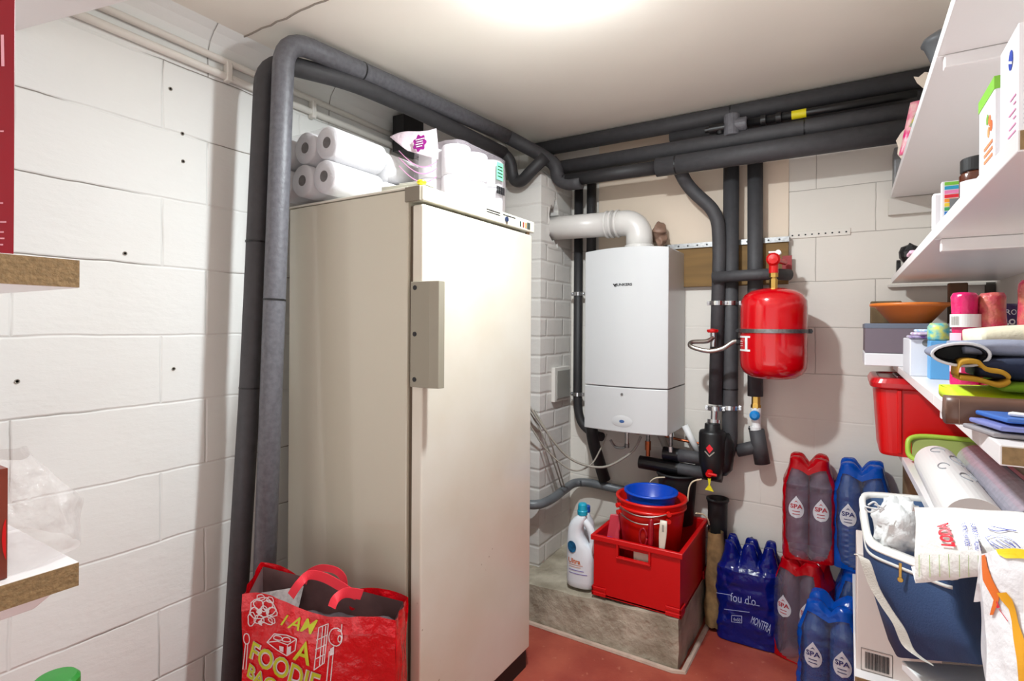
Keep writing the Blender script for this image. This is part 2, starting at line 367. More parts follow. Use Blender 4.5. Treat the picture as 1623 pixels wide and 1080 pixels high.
# holes and plugs in the left wall
for (u, v, lb_) in [(275, 585, 'plug hole in the left wall nearest the pipe shadow, at mid height'), (27, 605, 'plug hole in the left wall nearest the left picture edge'), (289, 212, 'upper of two small holes beside the pipe shadow high on the left wall'), (290, 256, 'lower of two small holes beside the pipe shadow high on the left wall'), (270, 141, 'topmost plug hole in the left wall, under the conduits'), (198, 402, 'faint plug hole in the left wall to the right of the chipboard shelf end')]:
    p = P(u, v, x=XL); pb = MB(); pb.lathe([(0.0065, 0), (0.0055, 0.002), (0.0035, -0.0)], n=10)
    pb.xf(lambda q, p=p: V(p.x+0.001+q.z, p.y+q.x, p.z+q.y))
    o = build('wall_plug', pb, M['cable'], loc=tuple(p), world=True)
    tag(o, lb_, 'plug', 'plug holes in the left wall')
# upper plasterboard panel on the back wall between flue and bare blocks, perforated strip beyond
a0 = P(1000, 300, y=YB); a1 = P(1250, 372, y=YB)
pn = MB().box(-1.18, a1.x+0.0, YB-0.007, YB-0.001, 1.84, ZC)
struct('trim_8', pn, mat('smooth_plaster', (226, 208, 188), 0.6), bevel=0.002)

# ================================================================== TALL FRIDGE
fr_side = mat('fridge_side_enamel', (204, 198, 180), 0.22, coat=0.6, nz=(0.8, 0.94))
fr_door = mat('fridge_door_enamel', (226, 222, 210), 0.3, coat=0.25, nz=(1.4, 0.9), two=(212, 202, 182))
nt = fr_door.node_tree; Nn = nt.nodes; bs = Nn['Principled BSDF']; tc = [n for n in Nn if n.type == 'TEX_COORD'][0]
src = bs.inputs['Base Color'].links[0].from_socket
vo = Nn.new('ShaderNodeTexVoronoi'); vo.inputs['Scale'].default_value = 26; nt.links.new(tc.outputs['Object'], vo.inputs['Vector'])
lt = Nn.new('ShaderNodeMath'); lt.operation = 'LESS_THAN'; lt.inputs[1].default_value = 0.085; nt.links.new(vo.outputs['Distance'], lt.inputs[0])
ms_ = Nn.new('ShaderNodeTexNoise'); ms_.inputs['Scale'].default_value = 4.5; nt.links.new(tc.outputs['Object'], ms_.inputs['Vector'])
mr = Nn.new('ShaderNodeMapRange'); mr.inputs[1].default_value = 0.50; mr.inputs[2].default_value = 0.62; nt.links.new(ms_.outputs['Fac'], mr.inputs[0])
sz = Nn.new('ShaderNodeSeparateXYZ'); nt.links.new(tc.outputs['Object'], sz.inputs[0])
hr = Nn.new('ShaderNodeMapRange'); hr.inputs[1].default_value = 0.85; hr.inputs[2].default_value = 0.35; nt.links.new(sz.outputs[2], hr.inputs[0])
mm1 = Nn.new('ShaderNodeMath'); mm1.operation = 'MULTIPLY'; nt.links.new(lt.outputs[0], mm1.inputs[0]); nt.links.new(mr.outputs[0], mm1.inputs[1])
mm2 = Nn.new('ShaderNodeMath'); mm2.operation = 'MULTIPLY'; nt.links.new(mm1.outputs[0], mm2.inputs[0]); nt.links.new(hr.outputs[0], mm2.inputs[1])
mx = Nn.new('ShaderNodeMix'); mx.data_type = 'RGBA'; mx.inputs[7].default_value = lin((138, 108, 66))+(1,)
nt.links.new(mm2.outputs[0], mx.inputs[0]); nt.links.new(src, mx.inputs[6]); nt.links.new(mx.outputs[2], bs.inputs['Base Color'])
FY0, FY1, FX = 1.286, 1.972, -1.12
fr = thing('fridge', 'tall white single-door fridge with grey side panel against the left wall', 'fridge', (-1.44, 1.63, 0))
build('body', MB().box(-1.762, -1.178, FY0, FY1, 0.03, 1.846), fr_side, fr, world=True, bevel=0.004)
build('door_gasket', MB().box(-1.178, -1.163, FY0+.012, FY1-.012, 0.09, 1.795), mat('gasket', (92, 78, 62), 0.6), fr, world=True)
door = build('door', MB().box(-1.163, FX, FY0+.004, FY1, 0.088, 1.797), fr_door, fr, world=True, bevel=0.006, seg=3)
build('plinth', MB().box(-1.72, -1.135, FY0+.03, FY1-.004, 0.0, 0.086), M['black_m'], fr, world=True)
tp = build('control_panel', MB().box(-1.178, FX+.004, FY0, FY1+.012, 1.808, 1.853), mat('panel_ivory', (222, 220, 204), 0.4), fr, world=True, bevel=0.003)
build('top_cover', MB().box(-1.77, -1.178, FY0-.002, FY1+.004, 1.848, 1.856), mat('top_ivory', (216, 212, 198), 0.5), fr, world=True, bevel=0.002)
build('end_cap', MB().box(-1.186, FX-.004, FY0-.008, FY0+.0, 1.806, 1.853), mat('cap_taupe', (128, 120, 106), 0.5), fr, world=True, bevel=0.002)
x = FX+.0045
build('grille', join(MB().box(x-.002, x+.001, 1.63, 1.72, 1.842, 1.845), MB().box(x-.002, x+.001, 1.63, 1.72, 1.834, 1.8365), MB().box(x-.002, x+.001, 1.74, 1.83, 1.842, 1.8445)), M['ink'], tp, world=True)
kb = MB().cyl((x, 1.762, 1.828), (x+.006, 1.762, 1.828), 0.010, n=18); build('dial', kb, mat('dial_blue', (40, 50, 80), 0.3), tp, world=True)
for yy, cc in ((1.865, (40, 70, 60)), (1.888, (150, 60, 40)), (1.908, (200, 130, 60))):
    build('indicator', MB().box(x-.001, x+.0015, yy, yy+.008, 1.818, 1.838), mat('indicator_lamp', cc, 0.4), tp, world=True)
build('switch', MB().box(x-.001, x+.002, 1.922, 1.944, 1.817, 1.842), mat('switch_grey', (70, 80, 72), 0.4), tp, world=True)
hd = build('handle', MB().add([(x_, y_, z_) for z_ in (1.228, 1.556) for x_, y_ in
      ((-1.163, 1.289), (-1.163, 1.283), (-1.087, 1.283), (-1.055, 1.290), (-1.055, 1.318), (-1.066, 1.322), (-1.085, 1.318), (-1.12, 1.3), (-1.12, 1.289))],
      [tuple(reversed(range(9))), tuple(range(9, 18))]+[(i, (i+1) % 9, 9+(i+1) % 9, 9+i) for i in range(9)]), mat('handle_taupe', (150, 144, 128), 0.35), door, world=True, bevel=0.0015)
for zz in (1.252, 1.393, 1.537):
    build('handle_screw', join(MB().cyl((-1.145, 1.2835, zz), (-1.145, 1.2815, zz), 0.0075), MB().box(-1.150, -1.140, 1.2805, 1.2816, zz-.0012, zz+.0012)), M['ink'], door, world=True)
build('hinge_pin', MB().cyl((-1.135, 1.958, 1.795), (-1.135, 1.958, 1.81), 0.009), mat('hinge_brass', (150, 120, 90), 0.4, .6), fr, world=True)

# things lying on the fridge
o = build('flat_lid', join(MB().box(-.075, .075, -.04, .04, 0, .016), MB().box(-.01, .08, -.035, .045, .016, .022)), mat('lid_grey', (178, 176, 164), 0.5), loc=(-1.235, 1.345, 1.857), rz=0.12, bevel=.002)
tag(o, 'flat grey plastic lid lying on the front edge of the fridge top', 'lid')
lm = MB().lathe([(0.0, -0.009), (0.012, -0.006), (0.0165, 0), (0.012, 0.006), (0.0, 0.009)], (0, 0, .01), n=16, cap0=False, cap1=False)
o = build('yellow_cap', lm, M['yellow'], loc=(-1.14, 1.305, 1.858), smooth=True); tag(o, 'small round yellow cap on the corner of the fridge top', 'cap')

def roll(name, c, r, L, axis, parent, core=True, world=True):
    mb = MB(); n = 30; R = [(r*0.34, 0), (r*.93, 0), (r, .006), (r*1.005, L*.5), (r, L-.006), (r*.93, L), (r*.34, L)]
    def ring(rr, z):
        out = []
        for k in range(n):
            q = 2*math.pi*k/n; q2 = rr*(1+0.012*math.sin(3*q+c[0]*40))
            out.append(V(c[0]+q2*math.cos(q), c[1]+z, c[2]+q2*math.sin(q)) if axis == 'y' else V(c[0]+q2*math.cos(q), c[1]+q2*math.sin(q), c[2]+z))
        return out
    mb.loft([ring(a_, b_) for a_, b_ in R], False, False)
    o = build(name, mb, M['paper'], parent, smooth=True, world=world)
    cm_ = MB().loft([ring(r*.34, -.0005), ring(r*.34, L+.0005)], False, False); cm_.add(ring(r*.34, L*.55), [tuple(range(n))])
    build('core', cm_, M['core'], o, smooth=False, world=world); return o

def film_box(x0, x1, y0, y1, z0, z1, cr=0.03, amp=0.006, seed=0.0, nu=72, nv=16, taper=0.0):
    """crumpled shrink film round a bundle: sides + domed lid"""
    mb = MB(); cx, cy, hx, hy = (x0+x1)/2, (y0+y1)/2, (x1-x0)/2, (y1-y0)/2
    def per(s, k=1.0):
        q = 2*math.pi*s; c_, s_ = math.cos(q), math.sin(q); e = 0.28
        return V(cx+hx*k*math.copysign(abs(c_)**e, c_), cy+hy*k*math.copysign(abs(s_)**e, s_), 0)
    def nzv(p): return noise.noise_vector(p*18+V(seed, seed, 0))*amp+noise.noise_vector(p*45)*amp*.4
    def side(s, t):
        k = 1-taper*max(0, t-.6)/.4; p = per(s, k); p.z = z0+(z1-z0)*t; return p+nzv(p)
    mb.grid(side, nu, nv)
    def lid(s, t):
        p = per(s, (1-taper)*(1-t*.999)); p.z = z1+0.004*math.sin(t*math.pi/2); return p+nzv(p)
    mb.grid(lid, nu, 6); return mb

# kitchen rolls: three across, two high, ends towards the room
r_ = 0.0575
kp = thing('kitchen_roll_pack', 'clear-wrapped pack of white kitchen rolls, round ends showing, on the fridge', 'paper rolls', (-1.655, 1.42, 1.857))
for cx_ in (-1.775, -1.660, -1.545):
    for k_ in (0, 1):
        roll('roll', (cx_+(0.0 if k_ == 0 else 0.004), 1.262+0.008*k_, 1.876+r_+k_*0.118), r_, 0.235, 'y', kp)
fbm = MB()
def kfilm(s, t):   # sleeve round the bundle, axis along the rolls
    q = 2*math.pi*s; e = 0.34; c_, s_ = math.cos(q), math.sin(q)
    p = V(-1.660+0.176*math.copysign(abs(c_)**e, c_), 1.257+0.25*t, 1.9775+0.1205*math.copysign(abs(s_)**e, s_))
    return p+noise.noise_vector(p*20)*0.003+(V(0, -.012, 0)*noise.noise(p*30) if t < .1 else V(0, 0, 0))
fbm.grid(kfilm, 60, 14)
def kend(s, t):
    p = kfilm(s, 0); c0 = V(-1.66, 1.255, 1.9775); return p.lerp(c0, t)+noise.noise_vector(p.lerp(c0, t)*24)*0.0025
fbm.grid(kend, 60, 8)
build('wrapper', fbm, M['film'], kp, smooth=True, world=True)
# second long pack behind it
k2 = thing('kitchen_roll', 'second bundle of white kitchen rolls lying behind the wrapped ones on the fridge', 'paper rolls', (-1.42, 1.62, 1.857))
roll('roll', (-1.53, 1.515, 1.857+.118+.055), 0.055, 0.21, 'y', k2); roll('roll', (-1.65, 1.52, 1.857+.058), 0.056, 0.23, 'y', k2); roll('roll', (-1.525, 1.515, 1.857+.058), 0.056, 0.21, 'y', k2)

# toilet paper pack
tpk = thing('toilet_paper_pack', 'plastic-wrapped pack of white toilet rolls with purple flower print on the fridge', 'paper rolls', (-1.30, 1.70, 1.857))
TX, TY, rr = -1.245, 1.62, 0.054
for i in range(3):
    for j in range(2):
        for k in range(2):
            roll('roll', (TX-.005-0.110*j, TY+0.002+0.112*i, 1.862+k*0.112), rr, 0.110, 'z', tpk)
fb2 = film_box(TX-.178, TX+.056, TY-.062, TY+.285, 1.859, 2.092, amp=.004, seed=3)
tpw = build('wrapper', fb2, mat('toilet_pack_film', (196, 184, 192), 0.12, clear=0.80, bump=(26, .6, .01)), tpk, smooth=True, world=True)
tl_ = MB(); TA, TB, TC_, TD = P(692, 203, y=1.555), P(692, 252, y=1.555), P(648, 240, y=1.52), P(618, 217, y=1.52)
tl_.grid(lambda s, t: TD.lerp(TA, s).lerp(TC_.lerp(TB, s), t)+V(0, -.010*math.sin(3*s+2*t), .006*math.sin(6*s)*(1-t)), 16, 10)
o_ = build('film_tail', tl_, mat('film_tail', (232, 214, 222), .15, clear=.35, bump=(24, .8, .01)), tpk, world=True, smooth=True); o_.modifiers.new('s', 'SOLIDIFY').thickness = .001
# purple flower badge on the film end facing the room
fl = MB(); c0 = P(665, 227, y=1.515); n = 48; pts = []
for k in range(n):
    q = 2*math.pi*k/n; r0 = 0.030*(1+0.14*math.cos(7*q)); pts.append(V(c0.x+r0*math.cos(q), c0.y, c0.z+r0*math.sin(q)*.95))
fl.add(pts, [tuple(range(n))]); build('flower_badge', fl, M['magenta'], tpw, world=True)
bl_ = MB()
for k in range(4):
    x_ = -.018+.004*(k % 2)
    while x_ < .016-.003*(k % 2): ww = random.choice((.003, .005, .007)); bl_.box(c0.x+x_, c0.x+x_+ww, c0.y-.0016, c0.y-.0006, c0.z+.012-.0085*k, c0.z+.0155-.0085*k); x_ += ww+.0015
build('badge_lettering', bl_, M['white'], tpw, world=True)
# pink swirls and the green/black print by the corner
sw = MB()
for q0 in (0, .018, .04):
    pp = [(P(632+60*t, 238+q0*600+26*math.sin(t*2.4), y=1.522)) for t in [i/10 for i in range(11)]]
    for i in range(10):
        a_, b_ = pp[i], pp[i+1]; sw.add([a_, b_, b_+V(0, 0, -.004), a_+V(0, 0, -.004)], [(0, 1, 2, 3)])
build('pink_print', sw, mat('pink_print', (222, 150, 196), .5), tpw, world=True)
xg = TX+.0605
build('green_label', MB().box(xg, xg+.0008, 1.80, 1.845, 2.0, 2.07), mat('mint_print', (120, 206, 160), .5), tpw, world=True)
bars = MB()
for k in range(14): bars.box(xg, xg+.0008, 1.80+.0042*k, 1.80+.0042*k+.002+.001*(k % 3), 1.945, 1.975)
for k in range(4): bars.box(xg+.0008, xg+.0012, 1.806, 1.84, 2.012+.013*k, 2.016+.013*k)
build('barcode', bars, M['ink'], tpw, world=True)

# ================================================================== INSULATED PIPES
def pipe(name, pts, r, m, label, cat='pipe', group=None, seams=(), n=18, bendr=0.07):
    pts = [Vector(p) for p in pts]; path = bend(pts, bendr) if len(pts) > 2 else pts
    base = pts[0]; o = build(name, MB().tube(path, r, n), m, loc=tuple(base), world=True, smooth=True)
    for p in o.data.polygons:
        if len(p.vertices) > 4: p.use_smooth = False
    tag(o, label, cat, group)
    for sm in seams:           # butt joints of the foam sleeves
        a_, b_ = sm; a_ = Vector(a_); b_ = Vector(b_); d = (b_-a_).normalized()
        mb = MB().tube([a_, a_+d*0.006], r+0.0012, n); s_ = build('sleeve_joint', mb, M['black'], o, world=True); s_['_base'] = tuple(base)
    return o
F1, F2 = M['foam'], M['foam_black']
A1 = [V(-1.652, 1.10, 0.0), V(-1.65, 1.148, 1.5), V(-1.648, 1.178, 2.403), V(-1.56, 1.9, 2.403), V(-1.505, 2.38, 2.398)]
pipe('insulated_pipe', A1, 0.0355, M['foam_light'], 'thick grey foam-covered pipe rising left of the fridge and turning along the ceiling', seams=[(A1[1], A1[2]), (A1[2].lerp(A1[3], .43), A1[3])], bendr=.10, n=24)
A2 = [V(-1.742, 1.05, 0.0), V(-1.738, 1.118, 1.2), V(-1.735, 1.165, 2.345), P(553, 128, z=2.355), P(647, 169, z=2.355), V(-1.52, 2.37, 2.31)]
pipe('insulated_pipe', A2, 0.034, F1, 'darker foam-covered pipe standing behind the thick grey one left of the fridge', seams=[(A2[1], A2[2]), (V(-1.737, 1.137, 1.70), A2[2])], bendr=.10, n=24)
pipe('insulated_pipe', [A1[4], P(862, 248, y=2.57), P(882, 262, y=2.58), P(883, 283, y=2.585), P(900, 292, y=2.585), P(922, 289, y=2.585)], 0.0355, F1, 'foam pipe elbow stepping down beside the chimney under the ceiling', bendr=.05)
pipe('insulated_pipe', [V(-1.52, 2.37, 2.31), V(-1.485, 2.39, 2.27), V(-1.480, 2.40, 2.175), V(-1.43, 2.40, 2.155), V(-1.37, 2.39, 2.20), V(-1.30, 2.42, 2.27)], 0.030, F2, 'black foam pipe curving in a U under the ceiling pipes by the chimney', bendr=.06)
pipe('insulated_pipe', [V(-1.52, 2.68, 2.408), V(0.33, 2.68, 2.408)], 0.039, F1, 'thick foam pipe running highest along the back wall under the ceiling', seams=[(V(-.47, 2.68, 2.408), V(0, 2.68, 2.408))], n=22)
pipe('insulated_pipe', [V(-0.75, 2.69, 2.352), V(0.30, 2.69, 2.345)], 0.027, F1, 'thinner foam pipe tucked under the highest pipe of the back wall', n=18)
pipe('insulated_pipe', [V(-1.33, 2.62, 2.268), V(-0.16, 2.62, 2.268), V(0.20, 2.62, 2.268)], 0.037, F1, 'middle foam pipe along the back wall with a gap showing its end joint', seams=[(V(-.165, 2.62, 2.268), V(0, 2.62, 2.268))], n=22, bendr=.01)
pipe('insulated_pipe', [V(-1.26, 2.585, 2.186), V(-0.77, 2.585, 2.183)], 0.033, F2, 'narrow dark foam pipe, left part of the lowest run on the back wall', n=18)
pipe('insulated_pipe', [V(-0.785, 2.585, 2.183), V(0.185, 2.585, 2.183)], 0.044, F1, 'fat foam pipe, right part of the lowest run on the back wall', seams=[(V(-.695, 2.585, 2.183), V(0, 2.585, 2.183))], n=24)
# black valve with yellow tape in front of the upper pipes
vt = thing('stop_valve', 'black pipe valve with yellow tape between the upper pipes of the back wall', 'valve', (-.45, 2.63, 2.33))
zv = 2.325
build('valve_body', join(MB().cyl((-.565, 2.60, zv), (-.545, 2.60, zv), .013), MB().cyl((-.545, 2.60, zv), (-.44, 2.60, zv), .020), MB().cyl((-.50, 2.60, zv-.03), (-.50, 2.60, zv-.015), .016)), M['black'], vt, world=True, smooth=False)
build('tail_pipe', MB().tube([V(-.40, 2.60, zv), V(.22, 2.60, zv)], .017), M['black'], vt, world=True, smooth=True)
for xx in (-.33, -.27): build('collar', MB().cyl((xx, 2.60, zv), (xx+.02, 2.60, zv), .0225), M['black'], vt, world=True)
build('tape', MB().cyl((-.21, 2.60, zv), (-.155, 2.60, zv), .0182), M['yellow'], vt, world=True)
build('foam_tee', join(MB().cyl((-.45, 2.60, zv+.05), (-.45, 2.60, zv-.045), .034), MB().cyl((-.47, 2.60, zv), (-.385, 2.60, zv), .030)), M['foam_light'], vt, world=True, bevel=.006)
# risers
C1 = [V(-.69, 2.63, 2.17), V(-.665, 2.70, 2.10), V(-.53, 2.71, 1.96), V(-.522, 2.72, 1.80), V(-.537, 2.72, 1.055)]
pipe('riser_pipe', C1, .031, F1, 'dark foam riser with an S-bend, left of the three by the red tank', bendr=.07)
C2 = [V(-.478, 2.755, 2.20), V(-.478, 2.755, 1.04), V(-.475, 2.745, 0.83), V(-.53, 2.72, 0.745), V(-.62, 2.72, 0.735)]
pipe('riser_pipe', C2, .036, F1, 'straight foam riser, middle of the three, curving left at its foot', bendr=.11, n=20, seams=[(V(-.478, 2.755, 1.13), V(-.478, 2.755, 1.0))])
pipe('riser_pipe', [V(-.375, 2.765, 2.20), V(-.368, 2.765, 1.10)], .034, F1, 'right foam riser passing behind the red tank', n=18)
pipe('branch_pipe', [V(-.545, 2.68, 1.655), V(-.30, 2.68, 1.660), V(-.23, 2.76, 1.66)], .026, F1, 'short level foam pipe crossing the risers above the red tank', bendr=.05)
def clamp(x_, y_, z_, r0, label):
    t = thing('pipe_clamp', label, 'clamp', (x_, y_, z_))
    build('band', join(MB().lathe([(r0+.001, -.010), (r0+.004, -.010), (r0+.004, .010), (r0+.001, .010)], (0, 0, 0), n=24)), M['chrome'], t)
    build('stud', MB().cyl((0, r0, 0), (0, YB-y_-.001, 0), .004), M['zinc'], t)
    for s in (-1, 1): build('lug', join(MB().box(s*(r0+.009)-.006, s*(r0+.009)+.006, -.006, .006, -.010, .010), MB().cyl((s*(r0+.010), -.012, 0), (s*(r0+.010), -.006, 0), .005)), M['chrome'], t, bevel=.001)
clamp(-.530, 2.72, 1.535, .031, 'silver pipe clamp on the left riser, level with the tank top')
clamp(-.478, 2.755, 1.535, .036, 'silver pipe clamp on the middle riser, level with the tank top')
clamp(-.537, 2.72, 1.035, .030, 'silver pipe clamp on the left riser just above the black separator')
clamp(-.478, 2.755, 1.04, .037, 'silver pipe clamp low on the middle riser')
# left pipes beside boiler
E1 = [V(-1.275, 2.765, 2.25), V(-1.275, 2.765, .97), V(-1.25, 2.765, .88), V(-1.17, 2.765, .83), V(-1.12, 2.74, .83)]
pipe('drain_pipe', E1, .024, F2, 'slim black foam pipe dropping left of the boiler and bending under it', bendr=.09)
clamp(-1.275, 2.765, 1.60, .024, 'small clamp on the slim black pipe, upper left of the boiler')
clamp(-1.275, 2.765, 1.045, .024, 'small clamp on the slim black pipe, lower left of the boiler')
pipe('foam_pipe', [V(-1.205, 2.78, 2.25), V(-1.205, 2.78, 1.70)], .026, F2, 'short black foam pipe hidden behind the white flue elbow')
pipe('foam_pipe', [V(-1.165, 2.70, .905), V(-1.165, 2.73, .80), V(-1.118, 2.78, .59)], .032, F2, 'black foam stub leaning down from under the boiler left corner', bendr=.05)
pipe('gas_pipe', [V(-1.40, 2.36, .527), V(-1.31, 2.385, .527), V(-1.295, 2.5, .528), V(-1.290, 2.755, .555), V(-1.22, 2.785, .56), V(-.86, 2.79, .54)], .023, M['pvc'], 'grey plastic pipe elbowing round the chimney foot along the back wall', bendr=.05)
# lower horizontals under the boiler
h1 = pipe('foam_pipe', [V(-.775, 2.70, .795), V(-.52, 2.70, .79)], .031, F1, 'upper of two level foam pipes running into the black separator')
build('tape_wrap', MB().cyl((-.776, 2.70, .795), (-.70, 2.70, .794), .0325), M['black'], h1, world=True)['_base'] = (0, 0, 0)
h2 = pipe('foam_pipe', [V(-.895, 2.70, .735), V(-.50, 2.70, .722)], .031, F1, 'lower of two level foam pipes under the boiler')
build('tape_wrap', MB().cyl((-.897, 2.70, .735), (-.70, 2.70, .729), .0325), M['black'], h2, world=True)
pipe('foam_pipe', [V(-.60, 2.775, .865), V(-.50, 2.775, .865)], .028, M['pvc'], 'short grey pipe end behind the black separator')
# separator
sp = thing('dirt_separator', 'black domed heating dirt separator with red diamond badge below the risers', 'separator', (-.537, 2.66, .70))
prof = [(0.02, .012), (.040, .018), (.048, .05), (.058, .085), (.060, .12), (.060, .225), (.055, .238), (.036, .243), (.034, .27), (.028, .272)]
build('housing', MB().lathe(prof, (0, 0, 0), n=32), M['black'], sp, smooth=True)
build('side_lobe', MB().lathe([(.02, .03), (.045, .06), (.05, .11), (.048, .19), (.03, .225)], (.04, .03, 0), n=20), M['black'], sp, smooth=True)
build('steel_neck', join(MB().cyl((.0, .03, .26), (0, .045, .345), .016), MB().cyl((0, .03, .27), (0, .032, .285), .03)), M['chrome'], sp)
dm = MB().add([(0, -.0615, .185), (.016, -.060, .165), (0, -.0615, .143), (-.016, -.060, .165)], [(0, 1, 2, 3)])
build('diamond_badge', dm, mat('badge_red', (226, 20, 40), .3), sp)
cv_ = MB(); cv_.stroke([(-.02, .150), (0, .130), (.02, .150)], .005, lambda a_, b_: V(a_, -.0620+abs(a_)*.1, b_)); build('badge_chevron', cv_, M['cable'], sp)
build('red_tap', join(MB().cyl((.0, -.045, .055), (0, -.075, .05), .014), MB().tube([V(0, -.07, .052), V(.035, -.075, .05)], [.008, .006])), M['red_pl'], sp, smooth=False)
yk = MB(); yk.add([(x_, y_, z_) for y_ in (-.066, -.060) for x_, z_ in ((-.006, .03), (.008, .03), (.004, .0), (.020, -.028), (-.018, -.024), (-.002, 0))],
   [tuple(range(6)), tuple(reversed(range(6, 12)))]+[(i, (i+1) % 6, 6+(i+1) % 6, 6+i) for i in range(6)])
build('yellow_key', yk, M['yellow'], sp)
# safety valve assembly with blue knob
bv = thing('blue_valve', 'white and brass valve with a bright blue knob below the red tank', 'valve', (-.365, 2.765, .93))
build('brass_union', join(MB().cyl((0, 0, .17), (0, 0, .125), .019, n=6), MB().cyl((0, 0, .13), (0, -.005, .11), .022, n=6)), M['brass'], bv)
build('body', join(MB().tube([V(0, -.0, .115), V(.004, -.01, .02)], [.024, .019]), MB().cyl((.0, -.01, .03), (.003, -.008, -.005), .024)), M['white_g'], bv, smooth=False)
build('blue_knob', MB().lathe([(.0, -.0), (.018, 0), (.022, .004), (.022, .022), (.012, .030), (.0, .030)], n=24).xf(lambda p: V(p.x, -.02-p.z, p.y+.085)), mat('knob_blue', (20, 130, 205), .3), bv, smooth=False)
build('vent_screw', MB().cyl((-.03, -.005, .02), (-.018, -.005, .02), .009), M['black'], bv)
pipe('foam_pipe', [V(-.361, 2.76, .945), V(-.335, 2.76, .79)], .034, F1, 'slanting foam sleeve hanging under the blue-knob valve')
pipe('foam_pipe', [V(-.445, 2.765, .835), V(-.345, 2.765, .87)], .030, F1, 'short foam pipe joining the middle riser to the slanting sleeve')

# ================================================================== FLUE + BOILER
fl = thing('flue_pipe', 'white boiler flue pipe with elbow going into the chimney hole', 'flue', (-.885, 2.62, 1.80))
build('horizontal_tube', MB().tube([V(-1.44, 2.60, 1.946), V(-1.00, 2.62, 1.940)], .0615, 32), M['flue'], fl, world=True, smooth=True)
el = [V(-.955, 2.62, 1.938)]+[V(-.955+.075*math.sin(q), 2.62, 1.863+.075*math.cos(q)) for q in [math.pi/2*k/8 for k in range(1, 9)]]+[V(-.88, 2.62, 1.80)]
build('elbow', MB().tube([V(-1.01, 2.62, 1.9395)]+el, .064, 32), M['flue'], fl, world=True, smooth=True)
for xx in (-1.02, -1.045, -.99): build('collar', MB().tube([V(xx-.005, 2.62, 1.9395), V(xx+.007, 2.62, 1.9395)], .0695, 32), M['flue'], fl, world=True, bevel=.002)
build('base_collar', MB().cyl((-.88, 2.62, 1.797), (-.88, 2.62, 1.822), .071, n=32), M['flue'], fl, world=True, bevel=.002)
fr2 = MB(); pr = []
def rag(s, t):
    q = s*2*math.pi; p = V(-.815+.03*math.cos(q)*math.sin(math.pi*t), 2.74+.03*math.sin(q)*math.sin(math.pi*t), 1.81+.15*t); return p+noise.noise_vector(p*30)*.03
fr2.grid(rag, 20, 14); o = build('crumpled_bag', fr2, mat('rag_brown', (150, 118, 100), .5, nz=(30, .7)), loc=(-.815, 2.74, 1.81), world=True, smooth=True)
tag(o, 'crumpled brown plastic stuffed behind the white flue elbow', 'bag')

BX0, BX1, BY, BZ0, BZ1 = -1.125, -.707, 2.50, .915, 1.792
bo = thing('boiler', 'white wall-hung gas boiler on the back wall', 'boiler', (-.916, 2.83, BZ0))
def front(xc, z, off=0): s = (xc-(BX0+BX1)/2)/((BX1-BX0)/2); return V(xc, BY+.022-.024*(1-s*s)+off, z)
def slab(z0, z1, name, y_back, m, topbulge=0.0):
    mb = MB(); n = 20; xs = [BX0+(BX1-BX0)*k/n for k in range(n+1)]
    def ring(z, tb=0): return [front(x_, z+tb*(1-((x_-(BX0+BX1)/2)/((BX1-BX0)/2))**2)) for x_ in xs]+[V(BX1, y_back, z), V(BX0, y_back, z)]
    mb.loft([ring(z0), ring(z1, topbulge)]); return build(name, mb, m, bo, world=True, smooth=False, bevel=.004)
slab(1.132, BZ1, 'upper_casing', YB-.002, M['boiler'], .010)
slab(BZ0, 1.128, 'lower_casing', YB-.002, M['boiler'])
# maker's mark: emblem and lettering
emb = MB(); q0 = P(975, 452, y=BY)
emb.add([front(q0.x-.012, q0.z+.006, -.001), front(q0.x-.004, q0.z+.006, -.001), front(q0.x-.001, q0.z+.001, -.001), front(q0.x+.002, q0.z+.006, -.001), front(q0.x+.010, q0.z+.006, -.001), front(q0.x-.001, q0.z-.010, -.001)], [(0, 1, 2, 5), (2, 3, 4, 5)])
build('emblem', emb, M['ink'], bo, world=True)
q1 = P(989, 451.5, y=BY); build('lettering', text_mb('JUNKERS', lambda a_, b_: front(q1.x+a_*1.25, q1.z+b_, -.0012), size=.0165, bold=.0006), M['ink'], bo, world=True)
q2 = P(986, 625, y=BY); build('lock', MB().cyl(front(q2.x, q2.z, .002), front(q2.x, q2.z, -.004), .006), M['zinc'], bo, world=True)
q3 = P(986, 668, y=BY)
build('button', MB().lathe([(0, -.004), (.012, -.004), (.014, 0), (0, .001)], (0, 0, 0), n=20).xf(lambda p: V(q3.x+p.x, BY-.003+p.z, q3.z+p.y*.6)), mat('button_blue', (60, 96, 150), .3), bo, world=True)
dish = MB().lathe([(.052, .0), (.036, .0022), (.018, .003), (.0, .003)], n=32, cap0=False, cap1=False).xf(lambda p: V(q3.x+p.x, BY-.0035-p.z+.001, q3.z+p.y*.55))
build('button_recess', dish, M['boiler'], bo, world=True, smooth=True)
